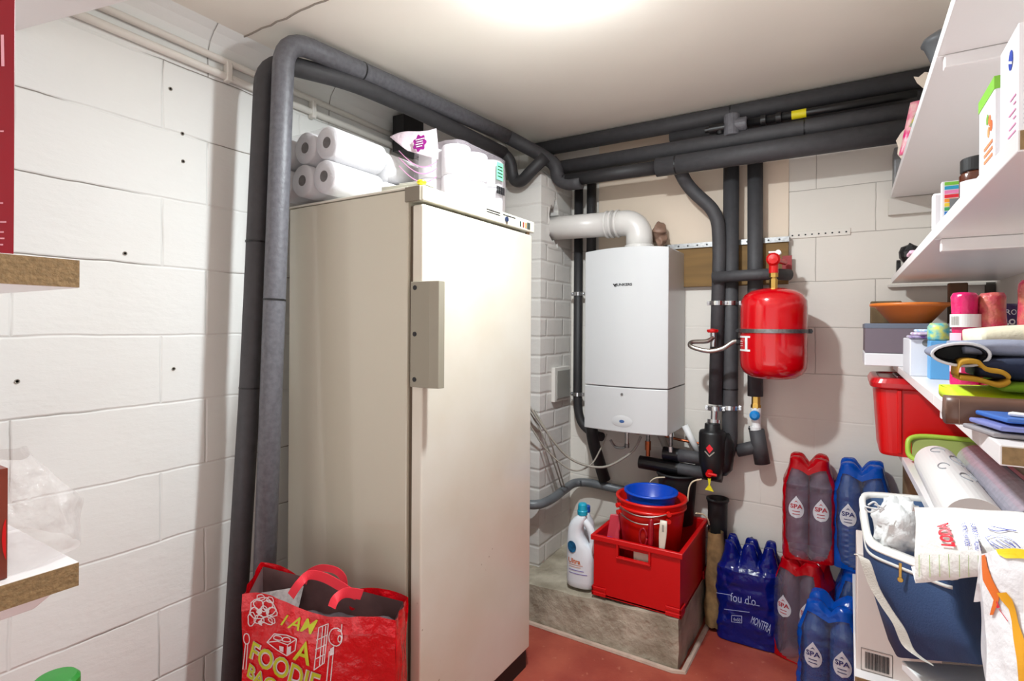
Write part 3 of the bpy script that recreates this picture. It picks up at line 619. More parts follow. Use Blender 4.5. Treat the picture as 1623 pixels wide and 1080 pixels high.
# fittings under the boiler
def fitting(x_, y_, zt_, parts, label):
    t = thing('pipe_fitting', label, 'fitting', (x_, y_, zt_))
    z = 0
    for L_, r0, mm, nm in parts: build(nm, MB().cyl((0, 0, z), (0, 0, z-L_), r0, n=14), M[mm], t); z -= L_
fitting(-.94, 2.63, .915, [(.03, .012, 'chrome', 'nut'), (.05, .009, 'chrome', 'tube'), (.02, .012, 'zinc', 'collar')], 'chrome fitting under the boiler, leftmost by the black stub')
fitting(-.90+.03, 2.70, .915, [(.035, .006, 'white', 'tube')], 'short white tube end under the middle of the boiler')
fitting(-.855, 2.70, .915, [(.04, .012, 'chrome', 'nut'), (.03, .010, 'zinc', 'tube'), (.045, .015, 'copper', 'union'), (.03, .011, 'copper', 'tail')], 'chrome and copper union dropping into the lower foam pipe')
fitting(-.735, 2.68, .915, [(.03, .013, 'chrome', 'nut'), (.05, .010, 'zinc', 'tube'), (.025, .014, 'chrome', 'collar')], 'chrome valve fitting under the right corner of the boiler')
def wire(name, pts, r, m, label, cat, sm=8):
    o = build(name, MB().tube(spline([Vector(p) for p in pts], sm), r, 8), m, loc=tuple(pts[0]), world=True, smooth=True); return tag(o, label, cat)
wire('copper_pipe', [V(-.80, 2.78, .925), V(-.80, 2.78, .88), V(-.78, 2.78, .862), V(-.66, 2.78, .848), V(-.60, 2.78, .845)], .007, M['copper'], 'thin copper pipe running right behind the boiler fittings', 'pipe')
wire('copper_pipe', [V(-1.0, 2.78, .93), V(-.98, 2.78, .88), V(-.93, 2.78, .865), V(-.90, 2.78, .89), V(-.895, 2.78, .93)], .009, M['copper'], 'small copper pipe loop in shadow under the boiler', 'pipe')
pipe('white_hose', [V(-.835, 2.76, .92), V(-.78, 2.77, .80), V(-.765, 2.78, .70)], .017, M['cable'], 'grey flexible hose hanging behind the foam pipes under the boiler', 'hose', bendr=.03)
pipe('white_hose', [V(-.69, 2.765, .93), V(-.625, 2.77, .80)], .016, M['white'], 'white plastic drain hose slanting from the boiler right edge', 'hose')
wire('braided_hose', [V(-.94, 2.63, .83), V(-.97, 2.66, .805), V(-1.02, 2.68, .80), V(-1.05, 2.69, .83)], .007, M['chrome'], 'braided steel hose looping under the boiler left side', 'hose')
def PB(u, v, y): return P(u, v, y=y)
wire('cable', [PB(836, 640, 2.38), PB(870, 690, 2.44), PB(905, 728, 2.5), PB(955, 741, 2.56), PB(1000, 718, 2.6), PB(1016, 692, 2.63)], .006, M['cable'], 'grey cable sagging from behind the fridge to the boiler underside', 'cable')
wire('cable', [PB(836, 668, 2.38), PB(865, 712, 2.44), PB(905, 745, 2.5), PB(935, 738, 2.56), PB(952, 712, 2.6), PB(962, 688, 2.63)], .004, M['cable'], 'thinner pale cable hanging just below the grey one', 'cable')
for k, (dx, dy) in enumerate(((0, 0), (9, 6))):
    wire('cable', [PB(838+dx, 650, 2.42), PB(860+dx, 690, 2.435), PB(878+dx*.6, 735, 2.52), PB(890+dx*.5, 772, 2.62)], .004, M['cable'], ('left' if k == 0 else 'right')+' of two thin cables dropping down the chimney side to the grey pipe', 'cable')

# vent box on the chimney side
vb = thing('vent_cover', 'small white vent box with grey flap on the side of the brick chimney', 'vent', (CHX, 2.672, 1.11))
build('frame', MB().box(0, .022, -.088, .092, -.095, .09), mat('vent_white', (214, 210, 204), .5), vb, bevel=.004)
build('flap', MB().box(.020, .028, -.070, .086, -.080, .072), mat('vent_grey', (150, 148, 142), .5), vb, bevel=.003)

# ================================================================== PINE BOARD, RAIL, EXPANSION TANK
bx0, bx1 = -.70, -.236
o = build('pine_board', MB().box(-.86, bx1, YB-.034, YB-.008, 1.622, 1.835), M['wood'], loc=(-.5, YB-.008, 1.73), world=True, bevel=.002); tag(o, 'pine backing board screwed to the wall beside the boiler', 'board')
rl = thing('perforated_rail', 'galvanised perforated steel rail along the top of the pine board', 'rail', (-.5, YB-.03, 1.84))
build('strip', join(MB().box(-.90, bx1+.004, YB-.044, YB-.002, 1.836, 1.839), MB().box(-.90, bx1+.004, YB-.0445, YB-.042, 1.815, 1.839)), M['zinc'], rl, world=True)
for k in range(14): build('hole', MB().cyl((-.87+.046*k, YB-.0455, 1.827), (-.87+.046*k, YB-.044, 1.827), .0045, n=10), M['ink'], rl, world=True)
r2 = thing('perforated_strip', 'paint-covered perforated strip with a row of dark holes on the bare wall', 'strip', (-.11, YB, 1.845))
build('strip', MB().box(-.234, .006, YB-.006, YB-.001, 1.832, 1.862), wall_b, r2, world=True, bevel=.001)
for k in range(9): build('hole', MB().cyl((-.222+.0265*k, YB-.0072, 1.846), (-.222+.0265*k, YB-.005, 1.846), .0038, n=10), M['ink'], r2, world=True)

TK = V(-.276, 2.60, 1.20)
tk = thing('expansion_tank', 'glossy red heating expansion tank strapped to the back wall', 'tank', tuple(TK))
R0 = .132; pr = [(0, -.004), (.05, -.002), (.09, .006), (.118, .026), (.130, .05), (R0, .08), (R0, .30), (.130, .335), (.118, .360), (.09, .379), (.05, .389), (.02, .392), (0, .392)]
build('shell', MB().lathe(pr, n=56, cap0=False, cap1=False), M['red_vessel'], tk, smooth=True)
build('strap', MB().lathe([(R0+.001, .198), (R0+.006, .198), (R0+.006, .214), (R0+.001, .214), (R0+.001, .198)], n=56, cap0=False, cap1=False), M['zinc'], tk, smooth=False)
for s in (-1, 1): build('strap_bolt', join(MB().cyl((s*(R0+.012), -.01, .206), (s*(R0+.012), .01, .206), .007), MB().box(s*(R0+.004)-.008, s*(R0+.004)+.012, -.002, .004, .197, .215)), M['black'], tk)
build('bracket', MB().box(-.03, .03, R0+.004, YB-TK.y-.002, .19, .222), M['zinc'], tk)
def cylq(r0, a0, z): return V(r0*math.sin(a0), -r0*math.cos(a0), z)
lb = MB(); a0_, a1_ = -1.42, -.62
def lab(a_, b_, z0_, z1_, mi=0, rr=R0+.0006): lb.grid(lambda s, t: cylq(rr, a_+(b_-a_)*s, z0_+(z1_-z0_)*t), 10, 2, mi)
lab(a0_, a1_, .176, .184); lab(a0_, a1_, .118, .126); lab(-.86, -.74, .122, .180)
build('label', lb, M['white'], tk)
tx = MB()
for k in range(3): tx.grid(lambda s, t: cylq(R0+.0009, -1.25+.26*s, .140+.009*k+.002*t), 6, 1)
build('label_lettering', tx, M['white'], tk)
build('brass_nipple', join(MB().cyl((-.0, 0, .385), (0, 0, .43), .016, n=6), MB().cyl((0, 0, .40), (0, 0, .455), .012), MB().cyl((0, 0, .438), (0, 0, .456), .018, n=6)), M['brass'], tk)
sv = thing('safety_valve', 'red safety valve with white gauge knob on top of the red tank', 'valve', (TK.x, TK.y, TK.z+.456))
build('valve_body', join(MB().cyl((0, 0, 0), (0, 0, .035), .019, n=16), MB().cyl((0, 0, .06), (.03, .15, .06), .012)), M['red_pl'], sv)
build('red_knob', MB().lathe([(0, 0), (.024, .0), (.028, .006), (.028, .024), (.02, .034), (0, .036)], n=14).xf(lambda p: V(p.x, .004-p.z, p.y+.058)), M['red_pl'], sv)
build('wall_flange', MB().box(.015, .055, .19, .197, .01, .095), mat('flange_red', (150, 20, 24), .4), sv)
build('test_lever', join(MB().cyl((.018, -.01, .088), (.018, .02, .088), .011), MB().tube([V(.018, 0, .09), V(-.02, .01, .092)], .005)), M['white_g'], sv)
fh = thing('filling_hose', 'bent steel filling hose with red wheel tap left of the red tank', 'hose', (-.54, 2.62, 1.34))
hp = spline([V(-.405, 2.60, 1.358), V(-.435, 2.59, 1.357), V(-.48, 2.575, 1.325), V(-.54, 2.57, 1.312), V(-.615, 2.575, 1.33), V(-.618, 2.60, 1.35), V(-.56, 2.63, 1.355), V(-.535, 2.655, 1.372)], 8)
build('hose', MB().tube(hp, .0105, 12), M['steel'], fh, world=True, smooth=True)
build('nut', MB().cyl((-.425, 2.595, 1.357), (-.40, 2.60, 1.358), .016, n=6), M['black'], fh, world=True)
build('tee', MB().cyl((-.535, 2.66, 1.395), (-.535, 2.66, 1.33), .013), M['chrome'], fh, world=True)
rw = MB().lathe([(0, 0), (.018, 0), (.022, .004), (.022, .010), (0, .014)], (0, 0, 0), n=16).xf(lambda p: V(-.538+p.x*(1+.15*math.cos(6*math.atan2(p.y, p.x))), 2.655+p.y, 1.395+p.z*1.4)); build('red_wheel', rw, M['red_pl'], fh, world=True)

# dark duct end by the ceiling and painted duct behind the toilet rolls
o = build('duct_stub', MB().box(-1.86, -1.79, 1.92, 2.06, 2.25, 2.42), M['black_m'], loc=(-1.85, 1.99, 2.2), world=True); tag(o, 'dark square duct stub below the ceiling pipes above the rolls', 'duct')
o = build('painted_duct', MB().tube([V(-1.575, 2.385, 1.0), V(-1.575, 2.385, 2.44)], .052, 24), mat('duct_paint', (206, 200, 190), .6), loc=(-1.575, 2.385, 1.0), world=True, smooth=True); tag(o, 'upright cream-painted round duct behind the toilet rolls', 'duct')
# white conduits clipped high on the left wall
cw = mat('conduit_paint', (224, 220, 212), .5)
c1 = tag(build('conduit', MB().tube([V(XL+.014, .50, 2.36), V(XL+.014, 2.4, 2.335)], .012, 12), cw, loc=(XL+.014, .5, 2.36), world=True, smooth=True), 'upper painted conduit high on the left wall', 'conduit')
c2 = tag(build('conduit', MB().tube([V(XL+.014, .54, 2.31), V(XL+.014, 1.2, 2.298), V(XL+.014, 2.4, 2.29)], .013, 12), cw, loc=(XL+.014, .54, 2.31), world=True, smooth=True), 'lower painted conduit high on the left wall', 'conduit')
for k, yy in enumerate((1.12, 1.48)):
    o = build('conduit_clip', join(MB().box(0, .030, -.010, .010, -.035, .035)), cw, loc=(XL+.001, yy, 2.305+.012-.012*k), bevel=.004)
    tag(o, 'white clip holding the conduits, '+('left of the foam pipes' if k == 0 else 'right of the foam pipes'), 'clip')

# ================================================================== RED SHOPPING BAG
bagm = mat('red_woven_plastic', (222, 6, 24), 0.24, coat=0.5, nz=(3, 0.8), bump=(16, 0.8, 0.018))
bag_in = mat('bag_lining', (120, 92, 92), 0.6, nz=(12, 0.6))
FLc, FRc, BRc, BLc = V(-1.515, .955, 0), V(-1.085, 1.145, 0), V(-1.15, 1.262, 0), V(-1.595, 1.065, 0)
bag = thing('shopping_bag', 'glossy red reusable shopping bag with yellow lettering standing by the fridge', 'bag', (-1.33, 1.1, 0))
bn = (FRc-FLc).cross(UP).normalized();  bn = bn if bn.dot(EYE-FLc) > 0 else -bn
bn.z = 0; bn.normalize()
def rimz(s): return 0.600+0.022*math.cos(s*math.pi*1.0)+0.012*math.sin(s*9)
def fpos(s, z, extra=0.0):
    p = FLc.lerp(FRc, s); b = 0.030*math.sin(math.pi*min(max(s, 0), 1))*math.sin(math.pi*min(z/.62, 1)*.9)
    q = V(p.x, p.y, z)+bn*(b+extra); w_ = noise.noise(V(s*5, z*7, 1.3))*.010+noise.noise(V(s*14, z*18, 4))*.0045*(1.3 if s > .6 else .5)
    return q+bn*w_
def side_line(A, B, z, k, seed): 
    p = A.lerp(B, k); return V(p.x, p.y, z)+V(noise.noise(V(k*5, z*8, seed)), noise.noise(V(k*5, z*8, seed+3)), 0)*.010
sh = MB()
sh.grid(lambda s, t: fpos(s, rimz(s)*t), 60, 40)
sh.grid(lambda s, t: side_line(FRc, BRc, rimz(1)*t, s, 5)+bn*(0 if s > 0 else 0), 10, 30)
def bz(s): return rimz(1-s)+0.030*(s**2)+0.012*math.sin(s*7)
sh.grid(lambda s, t: side_line(BRc, BLc, bz(s)*t, s, 9), 40, 30)
sh.grid(lambda s, t: side_line(BLc, FLc, (bz(1)*(1-s)+rimz(0)*s)*t, s, 2), 10, 30)
build('bag_shell', sh, bagm, bag, smooth=True, world=True)
ins = MB()
def inn_(A, B, za, zb): ins.grid(lambda s, t: (lambda p: V(p.x, p.y, (za+(zb-za)*s)-0.012-.28*t))(A.lerp(B, s)), 12, 4)
cc = (FLc+FRc+BRc+BLc)/4
def sc(p): return p.lerp(cc, .045)
inn_(sc(FRc), sc(BRc), rimz(1), bz(0)); inn_(sc(BRc), sc(BLc), bz(0), bz(1)); inn_(sc(BLc), sc(FLc), bz(1), rimz(0))
build('lining', ins, bag_in, bag, smooth=True, world=True)
# contents: papers and dark stuff visible inside
o = build('newspaper', MB().grid(lambda s, t: (lambda p: V(p.x, p.y, .585-.10*t+.02*s))(V(-1.555, 1.03, 0).lerp(V(-1.44, 1.11, 0), s)+V(0, -.03*t, 0)), 8, 6), mat('newsprint', (206, 202, 200), .8, nz=(60, .6)), loc=(-1.5, 1.06, .55), world=True)
so = o.modifiers.new('s', 'SOLIDIFY'); so.thickness = .003
tag(o, 'folded white newspaper sticking up inside the red shopping bag', 'newspaper')
def lump(s, t): p = (FLc.lerp(FRc, .05+.9*s)).lerp(BLc.lerp(BRc, .05+.9*s), .15+.7*t); return V(p.x, p.y, .535+.03*noise.noise(V(s*6, t*4, 3))-.02*s)
o = build('grey_cloth', MB().grid(lump, 30, 10), mat('dark_contents', (92, 76, 80), .7, nz=(14, .5)), loc=(-1.33, 1.1, .5), world=True, smooth=True)
so = o.modifiers.new('s', 'SOLIDIFY'); so.thickness = .01; tag(o, 'dark grey cloth filling the red shopping bag', 'cloth')
# hem band and webbing handles
hem = MB(); hem.grid(lambda s, t: fpos(s, rimz(s)-.045+.048*t, .0015), 60, 3); build('hem', hem, mat('bag_hem', (222, 10, 30), .3, coat=.3, bump=(20, .8, .02)), bag, smooth=True, world=True)
hm = mat('handle_webbing', (214, 34, 52), .6)
def strap(pts, wd):
    pp = spline(pts, 10); rings = []
    for i in range(len(pp)):
        tg = (pp[min(i+1, len(pp)-1)]-pp[max(i-1, 0)]).normalized(); wv = (tg.cross(bn)+bn*.25).normalized()*wd/2; th = bn*.0012
        rings.append([pp[i]-wv-th, pp[i]+wv-th, pp[i]+wv+th, pp[i]-wv+th])
    return MB().loft(rings)
tdir = (FRc-FLc).normalized()
def onpl(u, v, back): return PL(u, v, FLc-bn*back, bn)
build('front_handle', strap([onpl(461, 945, -.014), onpl(474, 926, -.006), onpl(490, 912, .02), onpl(514, 916, .04), onpl(540, 930, .05), onpl(552, 938, .045), onpl(566, 944, .045)], .026), hm, bag, smooth=False, world=True)
build('handle_end', strap([onpl(526, 963, -.026), onpl(532, 950, -.01), onpl(548, 940, .02), onpl(574, 943, .04)], .028), hm, bag, smooth=False, world=True)
build('rear_handle', strap([onpl(482, 925, .12), onpl(488, 910, .125), onpl(507, 901, .12), onpl(530, 904, .11), onpl(543, 915, .11), onpl(546, 930, .11)], .020), hm, bag, smooth=False, world=True)
# printed front: lettering and white line drawings, laid on the front panel
ndl = bn
def sz(u, v):
    q = PL(u, v, FLc, bn); return ((q-FLc).dot(tdir)/(FRc-FLc).length, q.z)
def onbag(u, v, e=.0025): s_, z_ = sz(u, v); return fpos(s_, z_, e)
def bagtext(txt, bl, br, tr, tl, m, bold=0.02, e=.003):
    def f(s, t):
        u = (bl[0]*(1-s)+br[0]*s)*(1-t)+(tl[0]*(1-s)+tr[0]*s)*t; v = (bl[1]*(1-s)+br[1]*s)*(1-t)+(tl[1]*(1-s)+tr[1]*s)*t
        return onbag(u, v, e)
    return text_fit(txt, f, bold=bold)
lime = mat('lime_print', (196, 202, 36), .45); wpr = mat('white_print', (232, 222, 224), .5)
LT = [('I AM', (451, 984), (499, 999), (508, 979), (461, 969)), ('A', (472, 1036), (499, 1046), (497, 1010), (488, 1008)),
      ('FOODIE', (396, 1042), (508, 1095), (517, 1060), (404, 1014)), ('BAG', (393, 1070), (438, 1096), (444, 1071), (397, 1050))]
for (t_, *c4) in LT:
    build('lettering', bagtext(t_, *c4, lime, .010, .0045), lime, bag, world=True)
    if t_ in ('FOODIE', 'BAG'):
        build('lettering_outline', bagtext(t_, *c4, wpr, .05, .0025), wpr, bag, world=True)
def blob(cx, cy, rx, ry, k=9, w=.15, ph=0):
    return [(cx+rx*math.cos(q)*(1+w*math.sin(3*q+ph)), cy+ry*math.sin(q)*(1+w*math.cos(2*q+ph))) for q in [2*math.pi*i/k for i in range(k+1)]]
def drawing(name, curves):
    mb = MB()
    for c_ in curves: mb.stroke(c_, 1.5, lambda a_, b_: onbag(a_, b_, .004))
    build(name, mb, wpr, bag, world=True)
random.seed(3)
drawing('salad_drawing', [blob(cx, cy, rx, ry, 12, .18, random.random()*6) for cx, cy, rx, ry in [(418, 962, 22, 17), (412, 957, 8, 7), (427, 957, 9, 7), (420, 969, 10, 6), (406, 970, 7, 8), (436, 966, 9, 8), (413, 980, 8, 8), (428, 981, 10, 6), (401, 980, 6, 11), (415, 946, 7, 5), (432, 948, 6, 5), (421, 963, 5, 4), (436, 979, 6, 5)]])
drawing('cake_drawing', [((428, 1014), (440, 1000), (462, 999), (478, 1005), (476, 1022), (462, 1032), (445, 1024), (428, 1014)), ((428, 1014), (446, 1010), (464, 1014), (478, 1005)), ((464, 1014), (462, 1032)), blob(447, 1005, 8, 4, 10), blob(462, 1006, 7, 4, 10)])
drawing('waffle_drawing', [((510, 990), (525, 984), (521, 1042), (506, 1052), (510, 990)), ((508, 1008), (524, 1001)), ((507, 1022), (523, 1015)), ((507, 1036), (522, 1029)), ((516, 988), (514, 1047)), ((521, 988), (518, 1044))])
drawing('berry_drawing', [blob(537, 1004, 11, 14, 14, .03), blob(544, 1006, 3, 5, 8, .03), ((546, 985), (546, 996), (540, 994))])
drawing('brush_drawing', [((528, 1026), (534, 1024), (530, 1080)), ((528, 1026), (524, 1080))])
drawing('spoon_drawing', [blob(392, 1012, 5, 9, 12, .05), [(390, 1021), (386, 1060)], [(394, 1021), (391, 1060)]])
fillm = MB()
for q in [((449, 1017), (457, 1018), (456, 1027), (450, 1025)), ((464, 1018), (470, 1015), (469, 1026), (463, 1030)), ((410, 966), (416, 962), (418, 970), (412, 974)), ((424, 965), (430, 960), (431, 968), (425, 972)), ((411, 984), (417, 980), (418, 990), (413, 988)), ((529, 1022), (535, 1018), (535, 1030), (529, 1032))]:
    fillm.add([onbag(u_, v_, .004) for u_, v_ in q], [(0, 1, 2, 3)])
build('print_fill', fillm, wpr, bag, world=True)

# ================================================================== DETERGENT BOTTLES
def se(cx, cy, hx, hy, z, n=28, e=.75):
    out = []
    for k in range(n):
        q = 2*math.pi*k/n; c_, s_ = math.cos(q), math.sin(q); out.append(V(cx+hx*math.copysign(abs(c_)**e, c_), cy+hy*math.copysign(abs(s_)**e, s_), z))
    return out
dt = thing('detergent_bottle', 'large white detergent bottle with handle and teal cap on the concrete plinth', 'bottle', (-1.062, 2.355, .205), rz=.05)
body = [(0, .058, .036, 0), (0, .064, .040, .006), (0, .067, .042, .03), (0, .067, .043, .12), (-.002, .066, .042, .18), (-.018, .048, .040, .205), (-.027, .037, .036, .235), (-.026, .034, .034, .27), (-.016, .034, .032, .295), (-.004, .030, .028, .315), (.004, .022, .022, .328), (.006, .019, .019, .335)]
build('bottle_body', MB().loft([se(cx, 0, hx, hy, z) for cx, hx, hy, z in body]), mat('detergent_white', (226, 232, 238), .3), dt, smooth=True)
build('grip', MB().tube(spline([V(.046, 0, .165), V(.060, 0, .195), V(.056, 0, .245), V(.036, 0, .285), V(.010, 0, .308)], 6), [.021]*8+[.018]*8+[.017]*9, 14), mat('detergent_white2', (226, 232, 238), .3), dt, smooth=True)
build('cap', join(MB().lathe([(.0235, .333), (.0245, .352), (.022, .355), (.0205, .380), (.017, .386), (0, .387)], (.006, 0, 0), n=28)), M['teal_cap'], dt, bevel=.001)
def dl(a_, b_): return V(a_, -.043*(1-min(abs(a_)/.067, .98)**2.6)**.385*1.0-.0012, b_)
gd = MB(); gd.grid(lambda s, t: dl(-.030+.023*s*math.cos(2*math.pi*t)*1.0, .190+.027*s*math.sin(2*math.pi*t)), 6, 28); gd.xf(lambda p: p+V(0, -.002, 0))
build('globe_badge', gd, mat('badge_blue', (36, 110, 160), .35, nz=(60, .35)), dt)
build('lettering', text_mb('Ultra', lambda a_, b_: dl(-.018+a_, .125+b_), size=.030, bold=.0008), mat('orange_print', (206, 110, 60), .5), dt)
build('lettering', text_mb('by careplus', lambda a_, b_: dl(.012+a_, .145+b_), size=.009), M['cable'], dt) if False else None
lines = MB()
for k, (x0_, x1_, z_) in enumerate([(-.045, .025, .108), (-.045, .015, .098), (-.045, .03, .083), (-.045, .045, .068)]):
    lines.grid(lambda s, t: dl(x0_+(x1_-x0_)*s, z_+.0028*t), 12, 1, 0 if k < 2 else 1)
build('small_print', lines, [mat('print_salmon', (222, 170, 150), .5), mat('print_violet', (130, 120, 190), .5)], dt)
d2 = thing('detergent_bottle', 'white bottle with a small dark blue cap behind the large detergent bottle', 'bottle', (-1.10, 2.50, .205))
build('bottle_body', MB().loft([se(0, 0, a_, b_, z, e=.85) for a_, b_, z in [(.038, .034, 0), (.044, .038, .006), (.044, .038, .20), (.036, .032, .25), (.018, .018, .285), (.016, .016, .30)]]), mat('bottle_white', (224, 230, 238), .3), d2, smooth=True)
build('cap', MB().lathe([(.019, .298), (.019, .325), (.016, .328), (0, .328)], n=24), M['blue_cap'], d2)

# ================================================================== RED CRATE WITH BUCKETS
CRX0, CRX1, CRY0, CRY1, CZ0, CZ1 = -.988, -.578, 2.292, 2.792, .207, .480
cr = thing('storage_crate', 'open red plastic storage crate standing on the concrete plinth', 'crate', ((CRX0+CRX1)/2, (CRY0+CRY1)/2, CZ0))
cmx = (CRX0+CRX1)/2
W = MB(); t_ = .006; dr_ = .012
hz0, hz1, hx0, hx1 = .405, .442, cmx-.075, cmx+.060
W.box(CRX0+dr_, CRX1-dr_, CRY0+dr_, CRY1-dr_, CZ0+.004, CZ0+.010)
W.box(CRX0+dr_, hx0, CRY0+dr_, CRY0+dr_+t_, CZ0, CZ1-.02); W.box(hx1, CRX1-dr_, CRY0+dr_, CRY0+dr_+t_, CZ0, CZ1-.02)
W.box(hx0, hx1, CRY0+dr_, CRY0+dr_+t_, CZ0, hz0); W.box(hx0, hx1, CRY0+dr_, CRY0+dr_+t_, hz1, CZ1-.02)
W.box(CRX0+dr_, CRX1-dr_, CRY1-dr_-t_, CRY1-dr_, CZ0, CZ1-.02)
W.box(CRX0+dr_, CRX0+dr_+t_, CRY0+dr_+t_, CRY1-dr_-t_, CZ0, CZ1-.02); W.box(CRX1-dr_-t_, CRX1-dr_, CRY0+dr_+t_, CRY1-dr_-t_, CZ0, CZ1-.02)
build('crate_walls', W, M['red_crate'], cr, world=True)
rm = MB()
def frame(mb, x0, x1, y0, y1, z0, z1, wd):
    o_ = [(x0, y0), (x1, y0), (x1, y1), (x0, y1)]; i_ = [(x0+wd, y0+wd), (x1-wd, y0+wd), (x1-wd, y1-wd), (x0+wd, y1-wd)]
    mb.add([(x_, y_, z_) for z_ in (z0, z1) for x_, y_ in o_+i_], [(0, 1, 9, 8), (1, 2, 10, 9), (2, 3, 11, 10), (3, 0, 8, 11), (5, 4, 12, 13), (6, 5, 13, 14), (7, 6, 14, 15), (4, 7, 15, 12),
      (8, 9, 13, 12), (9, 10, 14, 13), (10, 11, 15, 14), (11, 8, 12, 15), (1, 0, 4, 5), (2, 1, 5, 6), (3, 2, 6, 7), (0, 3, 7, 4)])
frame(rm, CRX0, CRX1, CRY0, CRY1, CZ1-.024, CZ1, .019)
build('rim', rm, M['red_crate'], cr, world=True, bevel=.004, seg=3)
rb = MB(); frame(rb, CRX0+.004, CRX1-.004, CRY0+.004, CRY1-.004, CZ1-.052, CZ1-.040, .010); build('rib', rb, M['red_crate'], cr, world=True, bevel=.002) if False else None
hf = MB(); yf_ = CRY0+.001
hf.box(hx0-.010, hx1+.010, yf_, yf_+.012, hz0-.010, hz0); hf.box(hx0-.010, hx0, yf_, yf_+.012, hz0, CZ1-.02); hf.box(hx1, hx1+.010, yf_, yf_+.012, hz0, CZ1-.02)
build('hand_grip', hf, M['red_crate'], cr, world=True, bevel=.003)
for (xx, yy) in ((CRX0, CRY0), (CRX1, CRY0), (CRX1, CRY1), (CRX0, CRY1)):
    sx = 1 if xx == CRX0 else -1; sy = 1 if yy == CRY0 else -1; fo = MB()
    for z0_, z1_ in ((CZ0, CZ0+.018), (CZ0+.024, CZ0+.040)):
        fo.box(min(xx+.004*sx, xx+.072*sx), max(xx+.004*sx, xx+.072*sx), min(yy+.004*sy, yy+.014*sy), max(yy+.004*sy, yy+.014*sy), z0_, z1_)
        fo.box(min(xx+.004*sx, xx+.014*sx), max(xx+.004*sx, xx+.014*sx), min(yy+.004*sy, yy+.072*sy), max(yy+.004*sy, yy+.072*sy), z0_, z1_)
    fo.box(min(xx+.006*sx, xx+.070*sx), max(xx+.006*sx, xx+.070*sx), min(yy+.006*sy, yy+.014*sy), max(yy+.006*sy, yy+.014*sy), CZ0, CZ0+.040)
    fo.box(min(xx+.006*sx, xx+.014*sx), max(xx+.006*sx, xx+.014*sx), min(yy+.006*sy, yy+.070*sy), max(yy+.006*sy, yy+.070*sy), CZ0, CZ0+.040)
    build('foot', fo, M['red_crate'], cr, world=True, bevel=.003)
def bucket(name, label, c, r1, r0, h, m, cat='bucket', bail=None, tilt=0.0, lip=.008):
    t = thing(name, label, cat, c); t.rotation_euler = (0, tilt, 0)
    pr = [(0, .004), (r0-.004, .004), (r1-.008, h-.006), (r1-.003, h), (r1+lip, h-.001), (r1+lip, h-.010), (r1+.001, h-.012), (r1-.003, h-.03), (r0, 0), (0, 0)]
    build('bucket_wall', MB().lathe(pr, n=56, cap0=False, cap1=False), m, t, smooth=False)
    for p in bpy.data.objects[t.children[0].name].data.polygons: p.use_smooth = True
    if bail:
        zb, drop = bail
        for s in (-1, 1): build('bail_ear', MB().cyl((s*(r1*.72), -(r1*.72)-.002, zb), (s*(r1*.78), -(r1*.78)-.008, zb), .0105, n=16), m, t)
        pts = []
        for k in range(25):
            q = -math.pi/4+(-math.pi/2)*k/24; R_ = r1+.008; pts.append(V(R_*math.cos(q), R_*math.sin(q), zb-drop*math.sin(math.pi*k/24)))
        build('bail', MB().tube(pts, .0032, 8), M['steel'], t, smooth=True)
    return t
bucket('bucket', 'lower of two nested red buckets inside the red crate', (-.775, 2.50, .222), .150, .108, .383, M['red_bucket'], bail=(.352, .022))
bucket('bucket', 'upper of two nested red buckets inside the red crate', (-.775, 2.50, .247), .153, .110, .390, M['red_bucket'], bail=(.358, .018))
bucket('bucket', 'bright blue bucket nested on top of the red buckets', (-.775, 2.495, .500), .114, .088, .165, M['blue_bucket'], bail=(.118, .025))
# brushes and dustpan tucked in the crate front
ds = thing('dustpan', 'crimson dustpan standing upright in the left of the crate', 'dustpan', (-.938, 2.38, .22))
build('pan', MB().hexa([(-.035, -.03, 0), (.040, -.01, 0), (.040, .0, 0), (-.035, -.02, 0), (-.030, .10, .30), (.018, .12, .30), (.018, .13, .30), (-.030, .11, .30)]), mat('crimson_plastic', (190, 20, 50), .4), ds, bevel=.004)
build('purple_clip', MB().box(-.012, .014, .002, .022, .195, .225), mat('violet_plastic', (96, 70, 170), .4), ds, bevel=.003)
br = thing('dish_brush', 'dark red brush handle leaning on the buckets inside the crate', 'brush', (-.722, 2.322, .22))
build('brush_handle', MB().tube(spline([V(0, 0, 0), V(0, .0, .18), V(.0, .004, .28), V(.0, .008, .368)], 6), [.007]*5+[.008]*6+[.012]*6+[.010, .007], 14), mat('dark_red_plastic', (150, 8, 28), .25), br, smooth=True)
lp = [V(-.032+.016*math.cos(q), .0, .285+.038*math.sin(q)) for q in [2*math.pi*k/20 for k in range(21)]]
build('hanging_loop', MB().tube(lp, .005, 8), mat('dark_red_plastic2', (150, 8, 28), .3), br, smooth=True)
wb = thing('scrub_brush', 'cream plastic brush handle leaning on the buckets inside the crate', 'brush', (-.675, 2.322, .22))
hw = MB(); hw.loft([se(-.012+.020*t, .006*t, .013+.004*math.sin(t*9), .005, .372*t, 16) for t in [i/14 for i in range(15)]])
build('brush_handle', hw, mat('cream_plastic', (214, 206, 190), .4), wb, smooth=True)
build('hang_slot', MB().box(.003, .011, -.0005, .001, .325, .355), M['cable'], wb)
o = build('cream_tub', MB().box(-.80, -.69, 2.325, 2.345, .36, .45), mat('cream_tub', (214, 202, 186), .5), loc=(-.745, 2.335, .36), world=True, bevel=.006); tag(o, 'cream plastic tray seen through the crate hand hole', 'tray')
